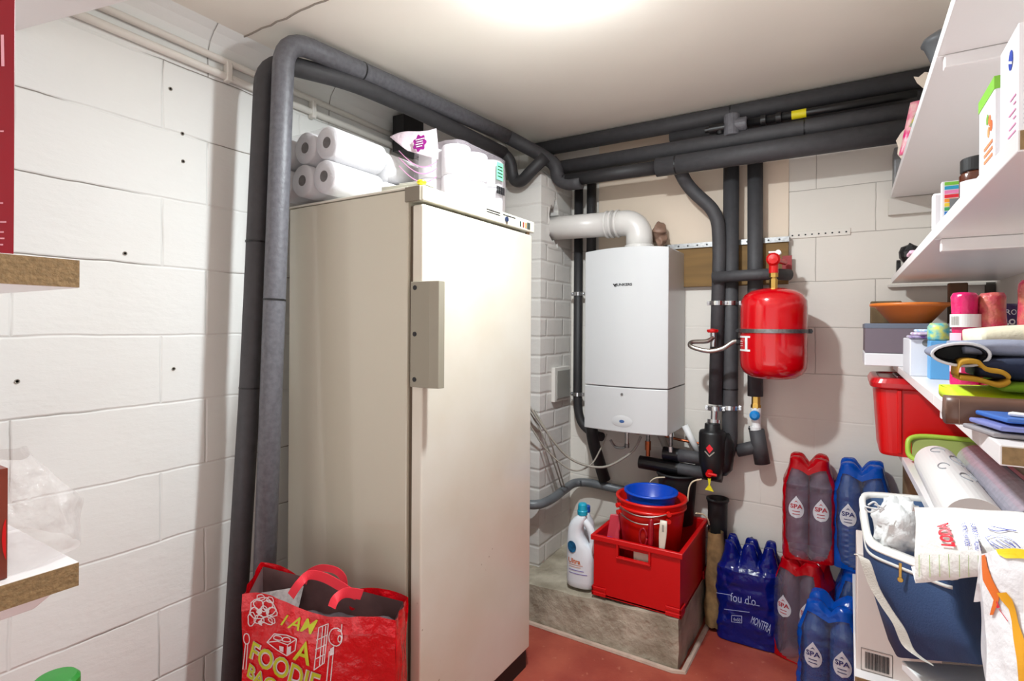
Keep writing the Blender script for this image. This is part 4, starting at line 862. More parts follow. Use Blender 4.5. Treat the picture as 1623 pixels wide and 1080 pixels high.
# black pots and string behind the crate
bucket('plant_pot', 'wide black pot sitting behind the blue bucket under the foam pipes', (-.715, 2.725, .46), .094, .076, .245, M['black_m'], cat='pot', lip=.006)
bucket('plant_pot', 'narrow black pot behind the right rear corner of the crate', (-.530, 2.755, .0), .048, .040, .60, M['black_m'], cat='pot', lip=.004)
o = build('paper_sack', MB().grid(lambda s, t: (lambda q: V(-.530+(.046-.01*t)*math.cos(q), 2.69+.036*math.sin(q), .02+.44*t)+noise.noise_vector(V(math.cos(q)*2, t*6, 1))*.012)(2*math.pi*s), 24, 20), mat('kraft_paper', (146, 116, 76), .8, nz=(20, .5)), loc=(-.53, 2.69, .02), world=True, smooth=True)
tag(o, 'crumpled brown paper sack between the plinth and the dark blue pack', 'sack')
def wire2(pts, label): return wire('string', pts, .0035, M['rope'], label, 'string')
wire2([P(1032, 773, y=2.63), P(1031, 764, y=2.62), P(1040, 758, y=2.62), P(1054, 757, y=2.63)], 'cream string hook left of the black pot')
wire2([P(1090, 795, y=2.58), P(1092, 775, y=2.58), P(1098, 764, y=2.58), P(1112, 760, y=2.6)], 'cream string rising over the black pot right side')
wire2([P(1103, 814, y=2.56), P(1115, 816, y=2.6), P(1122, 824, y=2.62), P(1124, 832, y=2.64)], 'cream string curling at the rear corner of the crate')

# ================================================================== WATER PACKS
bott_cl = mat('bottle_clear', (168, 146, 170), 0.05, clear=0.76, spec=1.0, coat=1.0)
bott_bl = mat('bottle_blue', (12, 92, 176), 0.05, clear=0.45, tint=(110, 180, 235), spec=1.0, coat=1.0)
bott_nv = mat('bottle_navy', (8, 30, 110), 0.15, clear=0.15, tint=(40, 80, 180))
film_red = mat('film_red', (190, 4, 20), 0.14, clear=0.30, tint=(230, 60, 70), bump=(26, .5, .01))
film_blue = mat('film_blue', (4, 84, 190), 0.14, clear=0.32, tint=(60, 130, 220), bump=(26, .5, .01))
film_navy = mat('film_navy', (8, 26, 120), 0.12, clear=0.22, tint=(40, 70, 170), bump=(22, .6, .012))
film_cl = mat('film_window', (120, 120, 132), 0.05, clear=0.84, spec=1.0, coat=1.0, bump=(34, 1.0, .014))
lab_w = mat('label_white', (232, 232, 238), .4)
def bottle(parent, x_, y_, r, h, m, cap_m, ribs, labeled, ink, local=True):
    pr = [(0, .006), (r*.55, .0), (r*.9, .004), (r, .02)]
    zz = .03
    while zz < h*.66:
        if ribs: pr += [(r, zz), (r*.955, zz+.005), (r, zz+.010)]; zz += .022
        else: zz += .05; pr += [(r*(1-.02*(len(pr) % 2)), zz)]
    pr += [(r, h*.70), (r*.93, h*.78), (r*.66, h*.87), (.016, h*.935), (.014, h*.95), (.014, h*.965)]
    b = build('bottle', MB().lathe(pr, (x_, y_, 0), n=28, cap0=False), m, parent, smooth=True)
    build('cap', MB().lathe([(.0155, h*.955), (.016, h*.995), (.014, h), (0, h)], (x_, y_, 0), n=20), cap_m, b)
    if labeled:
        R_ = r+.0012; tw = .062; th_ = .10; zc_ = h*.52
        def cyl_(a_, b_, rr=R_): return V(x_+rr*math.sin(a_/r), y_-rr*math.cos(a_/r), b_)
        lbm = MB(); zb_, zt_ = zc_-.046, zc_+.050
        def hw_(t_):                # teardrop half width at height t_
            return .031*math.sqrt(max(0, 1-((t_-.36)/.36)**2)) if t_ < .36 else .031*math.cos((t_-.36)/.64*math.pi/2)**1.15
        lbm.grid(lambda s_, t_: cyl_((2*s_-1)*hw_(t_), zb_+(zt_-zb_)*t_), 8, 16)
        lo_ = build('label', lbm, lab_w, b)
        build('lettering', text_mb('SPA', lambda a_, b_: cyl_(a_, zc_+.004+b_, R_+.0008), size=.024, bold=.0006), ink, lo_) if False else None
        tm = join(text_mb('SPA', lambda a_, b_: cyl_(a_*1.1, zc_+.004+b_, R_+.0010), size=.025, bold=.0007))
        for k in range(2): tm.grid(lambda s, t: cyl_(-.014+.028*s, zc_-.018-.012*k+.003*t, R_+.001), 4, 1)
        tm.add([cyl_(-.008, zc_+.021, R_+.001), cyl_(0, zc_+.030, R_+.001), cyl_(.008, zc_+.021, R_+.001), cyl_(0, zc_+.025, R_+.001)], [(0, 1, 2, 3)])
        build('label_print', tm, ink, lo_) if False else build('label_print', tm, ink, b)
    return b
def water_pack(name, label, loc, rz, nx_, ny_, r, h, bm, capm, films, ribs, ink, group, labels=True, dip=.6, sh=.74, amp=.0055, window=True):
    t = thing(name, label, 'water pack', loc, rz, group)
    for i in range(nx_):
        for j in range(ny_):
            bottle(t, (i-(nx_-1)/2)*2*r, (j-(ny_-1)/2)*2*r, r*.985, h, bm, capm, ribs, labels and j == 0, ink)
    hx, hy = nx_*r+.009, ny_*r+.009; mb = MB()
    def per(s, k=1.0):
        q = 2*math.pi*s; c_, s_ = math.cos(q), math.sin(q); e = .38
        return V(hx*k*math.copysign(abs(c_)**e, c_), hy*k*math.copysign(abs(s_)**e, s_), 0)
    seed = loc[0]*13+loc[2]*7
    def nzv(p, a_=1.0): return noise.noise_vector(V(p.x*16+seed, p.y*16, p.z*13))*amp*a_+noise.noise_vector(V(p.x*40+seed, p.y*40, p.z*40))*amp*.5*a_
    def side(s, t_):
        p = per(s); z = h*sh*t_; p.z = z+.002
        pn = V(p.x, p.y, 0).normalized(); gr = .006*abs(math.sin(math.pi*(p.x/(2*r)+.5*(nx_ % 2))))**.5 if abs(p.y) > hy*.9 else 0
        return p-pn*(.006-gr)*.0+nzv(p)*(1 if t_ > .02 else .3)
    nu, nv = 176, 56
    def wmat(s, t_):
        p = per(s)
        if not window or p.y > -hy*.9: return 0
        a_ = abs(p.x)/hx
        lim = .93 if t_ > .45 else .93-.34*((.45-t_)/.45)**1.3
        return 1 if a_ < lim and (t_ > .10 or (a_/lim)**2+((.10-t_)/.08)**2 < 1) else 0
    vs = [side(i/nu, j/nv) for j in range(nv+1) for i in range(nu)]
    o_ = len(mb.v); mb.v += vs
    for j in range(nv):
        for i in range(nu):
            k = (i+1) % nu; mb.f.append([j*nu+i, j*nu+k, (j+1)*nu+k, (j+1)*nu+i]); mb.m.append(wmat((i+.5)/nu, (j+.5)/nv))
    caps_ = [((i-(nx_-1)/2)*2*r, (j-(ny_-1)/2)*2*r) for i in range(nx_) for j in range(ny_)]
    def topz(x_, y_):
        d = min(math.hypot(x_-a_, y_-b_) for a_, b_ in caps_)
        k = max(0, 1-max(0, d-.016)/(r*.95)); k = k*k*(3-2*k)
        return h*(sh+(1-dip)*(1-sh)*.0)+(h*(1-sh)+.003)*(dip+(1-dip)*k)
    def lid(s, t_):
        k = 1-t_; p = per(s, 1-.26*math.sin(min(t_*2.2, 1)*math.pi/2)) if t_ < .4545 else per(s, .74*(1-(t_-.4545)/.5455))
        rise = min(1, t_*2.6)**.8; z = h*sh+.002+(topz(p.x, p.y)-h*sh)*rise; p.z = z; return p+nzv(p, .8)
    n0 = len(mb.v); mb.grid(lid, 176, 24)
    if window: 
        k0 = 176*56
        for q in range(24*176):
            i_ = q % 176; j_ = q//176; p = per((i_+.5)/176)
            if p.y < -hy*.9 and abs(p.x) < hx*(.93-.02*j_) and j_ < 6: mb.m[k0+q] = 1
    build('wrapper', mb, films, t, smooth=True); return t
ink_red = mat('print_red', (190, 20, 40), .5); ink_navy = mat('print_navy', (16, 30, 110), .5)
G = 'shrink-wrapped water bottle packs'
water_pack('water_pack', 'red-wrapped pack of clear water bottles, upper of the red stack', (-.142, 2.715, .432), .03, 2, 2, .046, .425, bott_cl, M['red_pl'], [film_red, film_cl], False, ink_red, G)
water_pack('water_pack', 'red-wrapped pack of clear water bottles on the floor under the other red pack', (-.155, 2.685, .003), -.36, 2, 2, .047, .42, bott_cl, M['red_pl'], [film_red, film_cl], False, ink_red, G)
water_pack('water_pack', 'blue-wrapped water pack, upper of the stack behind the cooler bag', (.052, 2.715, .432), -.03, 2, 2, .046, .425, bott_bl, M['blue_cap'], [film_blue, film_cl], True, ink_navy, G)
water_pack('water_pack', 'blue-wrapped water pack on the floor under the other blue pack by the wall', (.060, 2.705, .003), .02, 2, 2, .047, .42, bott_bl, M['blue_cap'], [film_blue, film_cl], True, ink_navy, G)
water_pack('water_pack', 'torn blue-wrapped water pack standing in front of the stacks, nearest the room', (-.048, 2.405, .003), -.12, 2, 2, .047, .385, bott_bl, M['blue_cap'], [film_blue, film_cl], True, ink_navy, G, amp=.009)
nv = water_pack('water_pack', 'dark navy six-bottle water pack on the floor beside the plinth', (-.376, 2.712, .003), .0, 3, 2, .0425, .430, bott_nv, mat('cap_navy', (20, 34, 110), .4), [film_navy, film_cl], False, ink_navy, G, labels=False, dip=.15, amp=.010, window=False)
npm = mat('print_pale_blue', (176, 190, 226), .5)
def nf(u, v): q = P(u, v, y=2.612); return V(q.x+.376, -.1065, q.z-.003)
def nft(txt, bl, br, tr, tl, bold=.0):
    return text_fit(txt, lambda s, t: nf((bl[0]*(1-s)+br[0]*s)*(1-t)+(tl[0]*(1-s)+tr[0]*s)*t, (bl[1]*(1-s)+br[1]*s)*(1-t)+(tl[1]*(1-s)+tr[1]*s)*t), bold=bold)
build('lettering', nft("fou d'o", (1158, 952), (1198, 960), (1198, 946), (1158, 938), -.004), npm, nv)
build('lettering', nft("MONTFRA", (1190, 986), (1220, 1004), (1224, 990), (1193, 976)), npm, nv)
build('lettering', nft("6x50", (1163, 983), (1174, 985), (1174, 980), (1163, 978)), npm, nv)
ln = MB()
for a_, b_ in [((1136, 939), (1160, 943)), ((1180, 955), (1204, 960)), ((1160, 975), (1176, 976)), ((1160, 985), (1176, 987)), ((1160, 975), (1160, 985)), ((1176, 976), (1176, 987)), ((1148, 965), (1188, 970))]: ln.stroke([a_, b_], .8, nf)
build('printed_lines', ln, npm, nv)

# ================================================================== SHELVES ON THE RIGHT
SX = .150; ST = .024
def board(name, label, x0, x1, y0, y1, z0, th=ST, parent=None, skew=0.0):
    t = thing(name, label, 'shelf', ((x0+x1)/2, y0, z0))
    mb = MB().hexa([(x0+skew, y0, z0), (x1, y0, z0), (x1, y1, z0), (x0, y1, z0), (x0+skew, y0, z0+th), (x1, y0, z0+th), (x1, y1, z0+th), (x0, y1, z0+th)])
    build('shelf_board', mb, M['shelf'], t, world=True, bevel=.0015)
    mb = MB().box(x0+skew+.002, x1-.002, y0-.0015, y0+.0002, z0+.002, z0+th-.002)
    build('raw_end', mb, M['chip'], t, world=True, label='raw chipboard end'); return t
XE = XR-.001
s1 = 1.972; s2 = 1.606; s3 = 1.262; s4 = .955; s5 = .395
board('wall_shelf', 'top shelf on the right, near board under the ceiling', SX, XE, .74, 1.392, s1)
board('wall_shelf', 'top shelf on the right, far board reaching the back wall', SX, XE, 1.396, 2.800, s1)
board('wall_shelf', 'second shelf from the top on the right, near board with raw end', SX, XE, .765, 1.423, s2)
board('wall_shelf', 'second shelf from the top on the right, far board', SX, XE, 1.427, 2.740, s2)
board('wall_shelf', 'third shelf on the right, near board carrying folded cloths', SX, XE, .835, 1.405, s3)
board('wall_shelf', 'third shelf on the right, far board carrying the orange bowl', SX, XE, 1.409, 2.60, s3)
board('wall_shelf', 'fourth shelf on the right, holding film rolls and the red bin', SX, XE, 1.34, 2.75, s4, skew=.03)
board('wall_shelf', 'lowest shelf on the right, under the barcode carton', SX-.13, XE, 1.86, 2.78, s5)
for (yy, zz, nm) in ((1.394, s1, 'top shelf'), (1.425, s2, 'second shelf'), (1.407, s3, 'third shelf')):
    o = build('shelf_batten', MB().box(SX+.012, XE, yy-.004, yy+.018, zz-.026, zz-.0005), M['shelf'], loc=(.3, yy, zz-.02), world=True, bevel=.002); tag(o, 'white batten under the board joint of the '+nm, 'batten')
for zz, nm in ((s1, 'top shelf'), (s2, 'second shelf')):
    o = build('wall_cleat', MB().box(SX-.008, XE, YB-.026, YB-.001, zz-.072 if zz == s1 else zz-.012, zz), mat('cleat_paint', (206, 200, 192), .6), loc=(.3, YB, zz-.04), world=True, bevel=.002); tag(o, 'painted cleat on the back wall under the far end of the '+nm, 'cleat')
o = build('metal_box', MB().box(.156, .30, YB-.10, YB-.002, 2.0, 2.165), mat('galvanised_grey', (138, 138, 140), .5, .3, nz=(40, .8)), loc=(.22, YB, 2.0), world=True, bevel=.006)
tag(o, 'grey metal box behind the top shelf on the back wall', 'box')
o = build('corner_gap_strip', MB().box(XR-.03, XR-.002, YB-.03, YB-.002, .98, s2-.002), mat('dark_gap', (70, 64, 58), .7), loc=(XR-.01, YB-.01, 1), world=True); tag(o, 'thin dark strip put in for the black gap in the corner beside the shelves', 'strip')  # dark colour stands in for the shade of the corner gap

def pbox(name, label, cat, x0, x1, y0, y1, z0, z1, m, bevel=.003, rz=0, group=None):
    c = ((x0+x1)/2, (y0+y1)/2, z0); t = thing(name, label, cat, c, rz, group)
    hx, hy = (x1-x0)/2, (y1-y0)/2
    build('carton', MB().box(-hx, hx, -hy, hy, 0, z1-z0), m, t, bevel=bevel); return t
# ---- second shelf (top z = s2+ST)
z2 = s2+ST
bxw = mat('carton_white', (236, 234, 238), .4)
tb = pbox('tea_box', 'tall white carton with purple printed lines, nearest on the second shelf', 'box', .157, .225, .800, .885, z2, z2+.128, bxw)
dd = MB(); dv = MB()
random.seed(5)
for k in range(22):
    zz = .120-.0050*k; x0_ = -.030+.001; 
    if k in (4, 9, 15): continue
    (dd if k < 10 else dv).box(x0_, x0_+.018+.035*random.random(), -.0433, -.0426, zz, zz+.0017)
build('printed_lines', dd, mat('print_purple', (150, 110, 160), .5), tb); build('printed_lines', dv, mat('print_slate', (110, 130, 165), .5), tb)
ov = MB().lathe([(0, 0), (.010, 0)], n=24, cap0=False, cap1=False).xf(lambda p: V(-.0345, -.012+p.x, .098+p.y*1.15)); build('blue_oval', ov, mat('print_blue', (20, 60, 170), .4), tb)
sl = MB().box(-.0352, -.0347, -.020, -.004, .094, .097); sl.xf(lambda p: V(p.x, p.y, p.z+(p.y+.012)*.4)); build('oval_stripe', sl, M['white'], tb)
pk = MB()
for k in range(6): pk.box(-.0349, -.0345, -.036, -.030+.03*random.random(), .010+.008*k, .0115+.008*k)
build('side_print', pk, mat('print_pink', (226, 140, 180), .5), tb)
gb = pbox('juice_carton', 'white carton with green top and orange fruit print behind the tall white carton', 'box', .160, .215, .930, 1.03, z2, z2+.118, bxw)
build('green_band', MB().box(-.0282, .0282, -.0505, .0505, .102, .1185), mat('print_green', (130, 196, 60), .45), gb)
for (a_, b_, c_) in ((-.012, .070, (230, 120, 50)), (-.022, .060, (226, 100, 40)), (.002, .075, (120, 170, 60)), (-.006, .056, (236, 150, 90))):
    build('fruit_print', MB().lathe([(0, 0), (.0075, 0)], n=12, cap0=False, cap1=False).xf(lambda p, a_=a_, b_=b_: V(-.0279, a_-.01+p.x, b_+p.y)), mat('fruit', c_, .5), gb)
for k in range(3): build('orange_line', MB().box(-.0284, -.0276, -.04, .01, .018+.009*k, .022+.009*k), mat('print_orange', (230, 140, 90), .5), gb)
js = thing('spice_jar', 'brown glass jar with black lid on the second shelf', 'jar', (.192, 1.22, z2))
build('jar_glass', MB().lathe([(0, 0), (.026, 0), (.029, .004), (.029, .055), (.024, .062), (0, .062)], n=32, cap0=False, cap1=False), mat('amber_glass', (74, 30, 12), .1, spec=.8), js, smooth=True)
build('jar_label', MB().grid(lambda s, t: V(.0295*math.sin(-1.3+2.2*s), -.0295*math.cos(-1.3+2.2*s), .004+.040*t), 14, 2), lab_w, js)
build('lid', MB().lathe([(.0265, .060), (.0275, .062), (.0275, .082), (.026, .084), (0, .084)], n=40), M['black'], js)
rp = pbox('striped_packet', 'packet with rainbow stripes standing beside the brown jar', 'packet', .160, .205, 1.40, 1.415, z2, z2+.088, bxw, bevel=.001)
for k, c_ in enumerate([(120, 190, 60), (30, 150, 190), (230, 130, 180), (220, 30, 50), (240, 150, 40), (240, 210, 60), (60, 160, 90), (30, 120, 200), (230, 90, 150)]):
    build('stripe', MB().box(-.018, .020, -.0085, -.0078, .080-.0085*k, .0868-.0085*k), mat('stripe', c_, .5), rp)
build('grey_panel', MB().box(-.010, .020, -.0095, -.0086, .026, .052), mat('panel_grey', (120, 124, 128), .4), rp)
o = build('white_packet', MB().box(-.03, .03, -.012, .012, 0, .078), bxw, loc=(.182, 1.47, z2), bevel=.004); tag(o, 'plain white packet just behind the striped packet', 'packet')
bs_ = thing('black_grinder', 'small black round-topped grinder at the far end of the second shelf', 'grinder', (.190, 2.45, z2))
kb = MB().lathe([(0, .03), (.02, .032), (.032, .05), (.034, .07), (.024, .088), (.008, .096), (0, .105)], n=14, cap0=False, cap1=False)
kb.xf(lambda p: p+noise.noise_vector(p*50)*.006); build('black_top', kb, M['black'], bs_); build('clear_base', MB().lathe([(0, 0), (.02, 0), (.02, .03), (0, .03)], n=18), mat('pale_glass', (190, 186, 176), .2), bs_)
cj = thing('glass_jar', 'clear jar lying with black lid at the far end of the second shelf', 'jar', (.160, 2.62, z2))
build('jar_glass', MB().tube([V(.012, 0, .03), V(.075, 0, .03)], .027, 18), mat('jar_clear', (196, 192, 184), .1, clear=.5), cj, smooth=True); build('lid', MB().tube([V(0, 0, .03), V(.012, 0, .03)], .029, 18), M['black'], cj)
o = build('pink_wrapper', MB().box(-.015, .02, -.06, .03, 0, .010), mat('pink_wrap', (226, 180, 200), .5), loc=(.160, 1.95, z2), bevel=.003); tag(o, 'flat pink wrapper near the middle edge of the second shelf', 'wrapper')

# ---- top shelf, things leaning out over its edge
z1 = s1+ST
o = build('grey_funnel', MB().lathe([(.045, 0), (.045, .004), (.020, .01), (.018, .16), (.02, .22), (.045, .27), (.052, .275), (.048, .29), (.02, .31)], n=20).xf(lambda p: V(p.x+p.z*.12, p.y, p.z)), M['pvc'], loc=(.200, 2.05, z1), smooth=True)
tag(o, 'grey plastic hood sticking out above the top shelf', 'hood')
o = build('torn_carton', MB().grid(lambda s, t: V(.155+.10*s+.012*noise.noise(V(s*4, t*9, 0)), 2.30, 2.0+(.28+.05*noise.noise(V(s*9, 3, 1)))*t) + V(.05*t-.03*math.sin(t*7)*(1-s), .0, 0), 8, 12), mat('carton_pale', (220, 206, 190), .7), loc=(.2, 2.3, z1), world=True)
so = o.modifiers.new('s', 'SOLIDIFY'); so.thickness = .004; tag(o, 'torn pale carton flap on the top shelf beside the pipes', 'carton')
pb_ = thing('sweets_bag', 'pink and yellow printed sweets bag poking over the far edge of the top shelf', 'bag', (.165, 2.22, z1))
build('foil', MB().grid(lambda s, t: V(-.025+.09*s+.03*t, -.012*math.sin(math.pi*s)+.006*noise.noise(V(s*9, t*9, 2)), .17*t), 12, 14), mat('foil_pink', (206, 30, 110), .3, nz=(22, 1), two=(226, 200, 190)), pb_, smooth=True).modifiers.new('s', 'SOLIDIFY').thickness = .006
build('yellow_print', MB().grid(lambda s, t: V(.000+.045*s+.03*t, -.016-.002*math.sin(math.pi*s), .085+.07*t), 6, 6), mat('foil_yellow', (210, 190, 70), .4, nz=(60, 1), two=(60, 120, 160)), pb_)
build('red_ring', MB().lathe([(.010, 0), (.015, 0)], n=16, cap0=False, cap1=False).xf(lambda p: V(.016+p.x, -.018, .065+p.y)), M['red_pl'], pb_)

# ---- third shelf (top z = s3+ST)
z3 = s3+ST
o = build('shallow_tray', MB().box(-.135, .135, -.16, .16, 0, .045), mat('tray_white', (228, 228, 232), .45), loc=(.185, 2.50, z3), bevel=.003); tag(o, 'shallow white carton under the grey storage box at the end of the third shelf', 'box')
gx = pbox('storage_box', 'mauve-grey lidded storage box carrying the orange bowl', 'box', .052, .31, 2.345, 2.66, z3+.046, z3+.140, mat('mauve_board', (112, 100, 110), .6), bevel=.002)
build('lid', MB().box(-.131, .131, -.159, .160, .088, .106), mat('slate_board', (102, 110, 126), .6), gx, bevel=.002)
bw = thing('orange_bowl', 'orange plastic bowl standing on the grey storage box', 'bowl', (.190, 2.44, z3+.153))
build('bowl_wall', MB().lathe([(0, .004), (.052, .004), (.098, .062), (.113, .066), (.116, .072), (.123, .072), (.123, .062), (.106, .058), (.060, .0), (0, .0)], n=56, cap0=False, cap1=False), mat('terracotta_plastic', (224, 124, 50), .35), bw, smooth=True)
o = build('wood_block', MB().box(-.05, .05, -.04, .04, 0, .088), M['wood_d'], loc=(.125, 2.62, z3+.153), bevel=.004); tag(o, 'rough wooden block behind the orange bowl', 'block')
o = build('wood_plank', MB().box(-.028, .028, -.012, .012, 0, .30), mat('dark_board', (92, 66, 46), .7, nz=(10, .7)), loc=(.335, 2.52, z3), rz=.1, bevel=.004); tag(o, 'dark upright wooden offcut behind the pink rolls', 'board')
wx = pbox('white_carton', 'open white carton with one blue side holding small packets', 'box', .148, .245, 1.90, 2.12, z3, z3+.105, mat('carton_white2', (222, 224, 230), .45), rz=0)
build('blue_side', MB().box(.010, .0492, -.1108, -.1098, .012, .100), mat('carton_blue', (70, 150, 206), .45), wx)
build('finger_hole', MB().cyl((-.012, -.1112, .094), (-.012, -.1098, .094), .009, n=18), mat('hole_grey', (120, 120, 118), .6), wx)
for k, (c_, dx, dz, w_, lb_) in enumerate([((120, 80, 160), -.01, .0, .045, 'purple packet lying on the open white carton'), ((206, 170, 206), .01, .009, .05, 'lilac packet lying on the open white carton'), ((80, 170, 220), .018, .018, .045, 'light blue packet topmost on the open white carton')]):
    o = build('small_packet', MB().box(-w_, w_, -.04, .05, 0, .008), mat('packet', c_, .35, nz=(50, 1), two=(230, 230, 236)), loc=(.200+dx, 1.93, z3+.1065+dz), rz=.15*k, bevel=.004); tag(o, lb_, 'packet')
o = build('patterned_tin', MB().lathe([(0, 0), (.022, 0), (.024, .006), (.024, .036), (.018, .046), (0, .046)], n=24), mat('tin_pattern', (60, 170, 190), .35, nz=(60, 1), two=(220, 220, 90)), loc=(.205, 1.84, z3+.103), smooth=True) 
tag(o, 'small turquoise patterned tin by the pink rolls', 'tin')
o = build('tin_stand', MB().box(-.03, .03, -.03, .03, 0, .102), mat('carton_blue2', (90, 160, 214), .45), loc=(.215, 1.845, z3), bevel=.002); tag(o, 'light blue carton carrying the turquoise tin', 'box')

def wraproll(name, label, c, r, h, m, seed):
    t = thing(name, label, 'paper roll', c, 0, 'pink wrapped rolls')
    mb = MB(); pr = [(0, 0), (r*.8, 0), (r, .008)]+[(r*(1+.02*math.sin(k*1.7+seed)), .02+(h-.04)*k/10) for k in range(11)]+[(r, h-.008), (r*.82, h), (0, h-.003)]
    mb.lathe(pr, n=36, cap0=False, cap1=False); mb.xf(lambda p: p+noise.noise_vector(V(p.x*30+seed, p.y*30, p.z*12))*.003); build('roll_wrap', mb, m, t, smooth=True); return t
pinkm = mat('pink_film', (222, 20, 104), .2, coat=.4, bump=(30, .8, .01), nz=(16, .75))
pinkd = mat('dark_pink_film', (190, 16, 80), .25, coat=.3, bump=(40, .9, .01), nz=(30, 1), two=(196, 110, 90))
pp = wraproll('pink_roll', 'bright pink wrapped roll with white label, left of the pair', (.2175, 1.54, z3), .0235, .213, pinkm, 1)
pq = wraproll('pink_roll', 'darker pink wrapped roll, right of the pair', (.2645, 1.545, z3), .0235, .212, pinkd, 2)
pr_ = wraproll('pink_roll', 'red-pink wrapped roll cut by the right picture edge', (.319, 1.48, z3), .026, .232, pinkd, 3)
def ring_patch(t, r, a0, a1, za, zb, m, name, off=.003): return build(name, MB().grid(lambda s, q: V((r+off)*math.sin(a0+(a1-a0)*s), -(r+off)*math.cos(a0+(a1-a0)*s), za+(zb-za)*q), 16, 2), m, t)
ring_patch(pp, .0235, -1.3, 1.3, .138, .166, M['white'], 'label', .0045)
ring_patch(pp, .0235, -1.4, -.35, .040, .125, mat('pale_pink_print', (236, 190, 208), .5), 'pale_print', .0035)
bb = MB()
for k in range(9): bb.grid(lambda s, q: V(.0288*math.sin(-1.1+.07*k+.03*s), -.0288*math.cos(-1.1+.07*k+.03*s), .142+.020*q), 1, 1)
build('barcode', bb, M['cable'], pp)
lc = thing('purple_tub', 'dark purple tub with white capitals between the pink rolls', 'tub', (.302, 1.66, z3))
build('tub', MB().lathe([(0, 0), (.026, 0), (.027, .004), (.027, .188), (.024, .192), (0, .192)], n=36, cap0=False, cap1=False), mat('tub_purple', (52, 24, 84), .35), lc, smooth=False)
def tubt(a_, b_): return V(.0275*math.sin(a_/.027), -.0275*math.cos(a_/.027), b_)
for k, (w_, z_) in enumerate((('LEGRO', .172), ('OTLO', .150), ('GIEN', .134))):
    build('lettering', text_mb(w_, lambda a_, b_: tubt(a_-.004, z_+b_), size=.017, bold=.0008 if k else 0), M['white'], lc)
build('orange_band', MB().grid(lambda s, q: tubt(-.022+.04*s, .108+.012*q), 12, 1), mat('band_orange', (206, 90, 50), .4), lc)

# folded cloths, gloves and papers on the near part of the third shelf
def slab_cloth(name, label, cat, x0, x1, y0, y1, z0, h, m, seed, folds=3, droop=0.0):
    t = thing(name, label, cat, ((x0+x1)/2, (y0+y1)/2, z0)); hx, hy = (x1-x0)/2, (y1-y0)/2
    mb = MB(); n = 40
    def ring(a_):
        out = []; 
        for k in range(n):
            q = 2*math.pi*k/n; c_, s_ = math.cos(q), math.sin(q)
            yy = hy*math.copysign(abs(c_)**.35, c_); zz = h/2+h/2*math.copysign(abs(s_)**.7, s_)*(1-.25*abs(2*a_-1)**3)
            p = V(-hx+2*hx*a_, yy, zz); w_ = noise.noise_vector(V(p.x*14+seed, p.y*14, p.z*22))*.006; w_.z *= .7
            p += w_*(1 if zz > h*.2 else .3); p.z = max(p.z, 0.0005); out.append(p)
        return out
    mb.loft([ring(i/20) for i in range(21)]); build('folded_cloth', mb, m, t, smooth=True); return t
cl = lambda n_, c_, r_=.85, **k: mat(n_, c_, r_, bump=(80, .5, .004), **k)
lf = thing('leaflet', 'white leaflet with yellow corner on the shelf edge under the cloths', 'leaflet', (.185, 1.22, z3))
build('sheet', MB().grid(lambda s, t: V(-.030+.06*s, -.06+.12*t, .002+.012*math.sin(2*s+1)*s), 8, 8), bxw, lf).modifiers.new('s', 'SOLIDIFY').thickness = .0015
slab_cloth('safety_vest', 'fluorescent yellow safety vest folded under the other cloths', 'vest', .134, .30, 1.04, 1.20, z3+.016, .026, cl('hivis_yellow', (200, 224, 30), .7), 3)
slab_cloth('green_cloth', 'green cloth folded between the yellow vest and navy cloth', 'cloth', .19, .36, 1.02, 1.17, z3+.042, .018, cl('green_cloth', (110, 150, 20)), 7)
slab_cloth('work_gloves', 'mustard and navy folded fabric in the middle of the cloth stack', 'cloth', .165, .34, 1.03, 1.18, z3+.058, .036, cl('navy_cloth', (26, 36, 62)), 11)
gl = thing('mustard_trim', 'mustard yellow folded glove cuff beside the navy cloth', 'glove', (.165, 1.04, z3+.056))
gp = [V(-.028, 0, .010), V(-.024, 0, .028), V(-.006, 0, .030), V(.004, 0, .020), V(.022, 0, .016), V(.030, 0, .006), V(.018, 0, -.002), V(-.004, 0, .004), V(-.026, 0, .006)]
gb_ = MB(); pth = spline(gp, 6); gb_.loft([[p+V(0, -.02, -.003), p+V(0, .05, -.003), p+V(0, .05, .004), p+V(0, -.02, .004)] for p in pth]); build('cuff', gb_, cl('mustard_fabric', (190, 142, 36)), gl, smooth=True)
slab_cloth('grey_sweater', 'light grey folded fabric on top of the navy cloth', 'cloth', .150, .36, 1.05, 1.22, z3+.092, .026, cl('grey_fabric', (136, 140, 158)), 17)
bsx = thing('black_sleeve', 'black rubber-edged sleeve with white piping on the left of the cloths', 'sleeve', (.142, 1.06, z3+.078))
def ovl(rx, rz_, y_, n=28, cz=.018): return [V(rx*math.cos(2*math.pi*k/n), y_, cz+rz_*math.sin(2*math.pi*k/n)*(1+.12*math.cos(2*math.pi*k/n))) for k in range(n)]
build('sleeve_tube', MB().loft([ovl(.032, .0155, -.02), ovl(.033, .016, .05), ovl(.032, .014, .10)], False, True), cl('grey_fabric2', (120, 124, 142)), bsx, smooth=True)
build('piping', MB().tube([p for p in ovl(.0335, .0165, -.021)]+[ovl(.0335, .0165, -.021)[0]], .0022, 8, cap=False), mat('piping_white', (214, 216, 220), .6), bsx, smooth=True)
build('black_lining', MB().loft([ovl(.029, .0125, -.021), ovl(.027, .010, .02)], False, True), M['black_m'], bsx)
slab_cloth('cream_cloth', 'cream knitted cloth draped on top of the cloth stack', 'cloth', .185, .37, 1.18, 1.34, z3+.085, .055, cl('cream_knit', (222, 214, 188)), 23)
lp_ = thing('leather_roll', 'brown leather roll with striped end lying on the third shelf near its edge', 'roll', (.20, .985, z3))
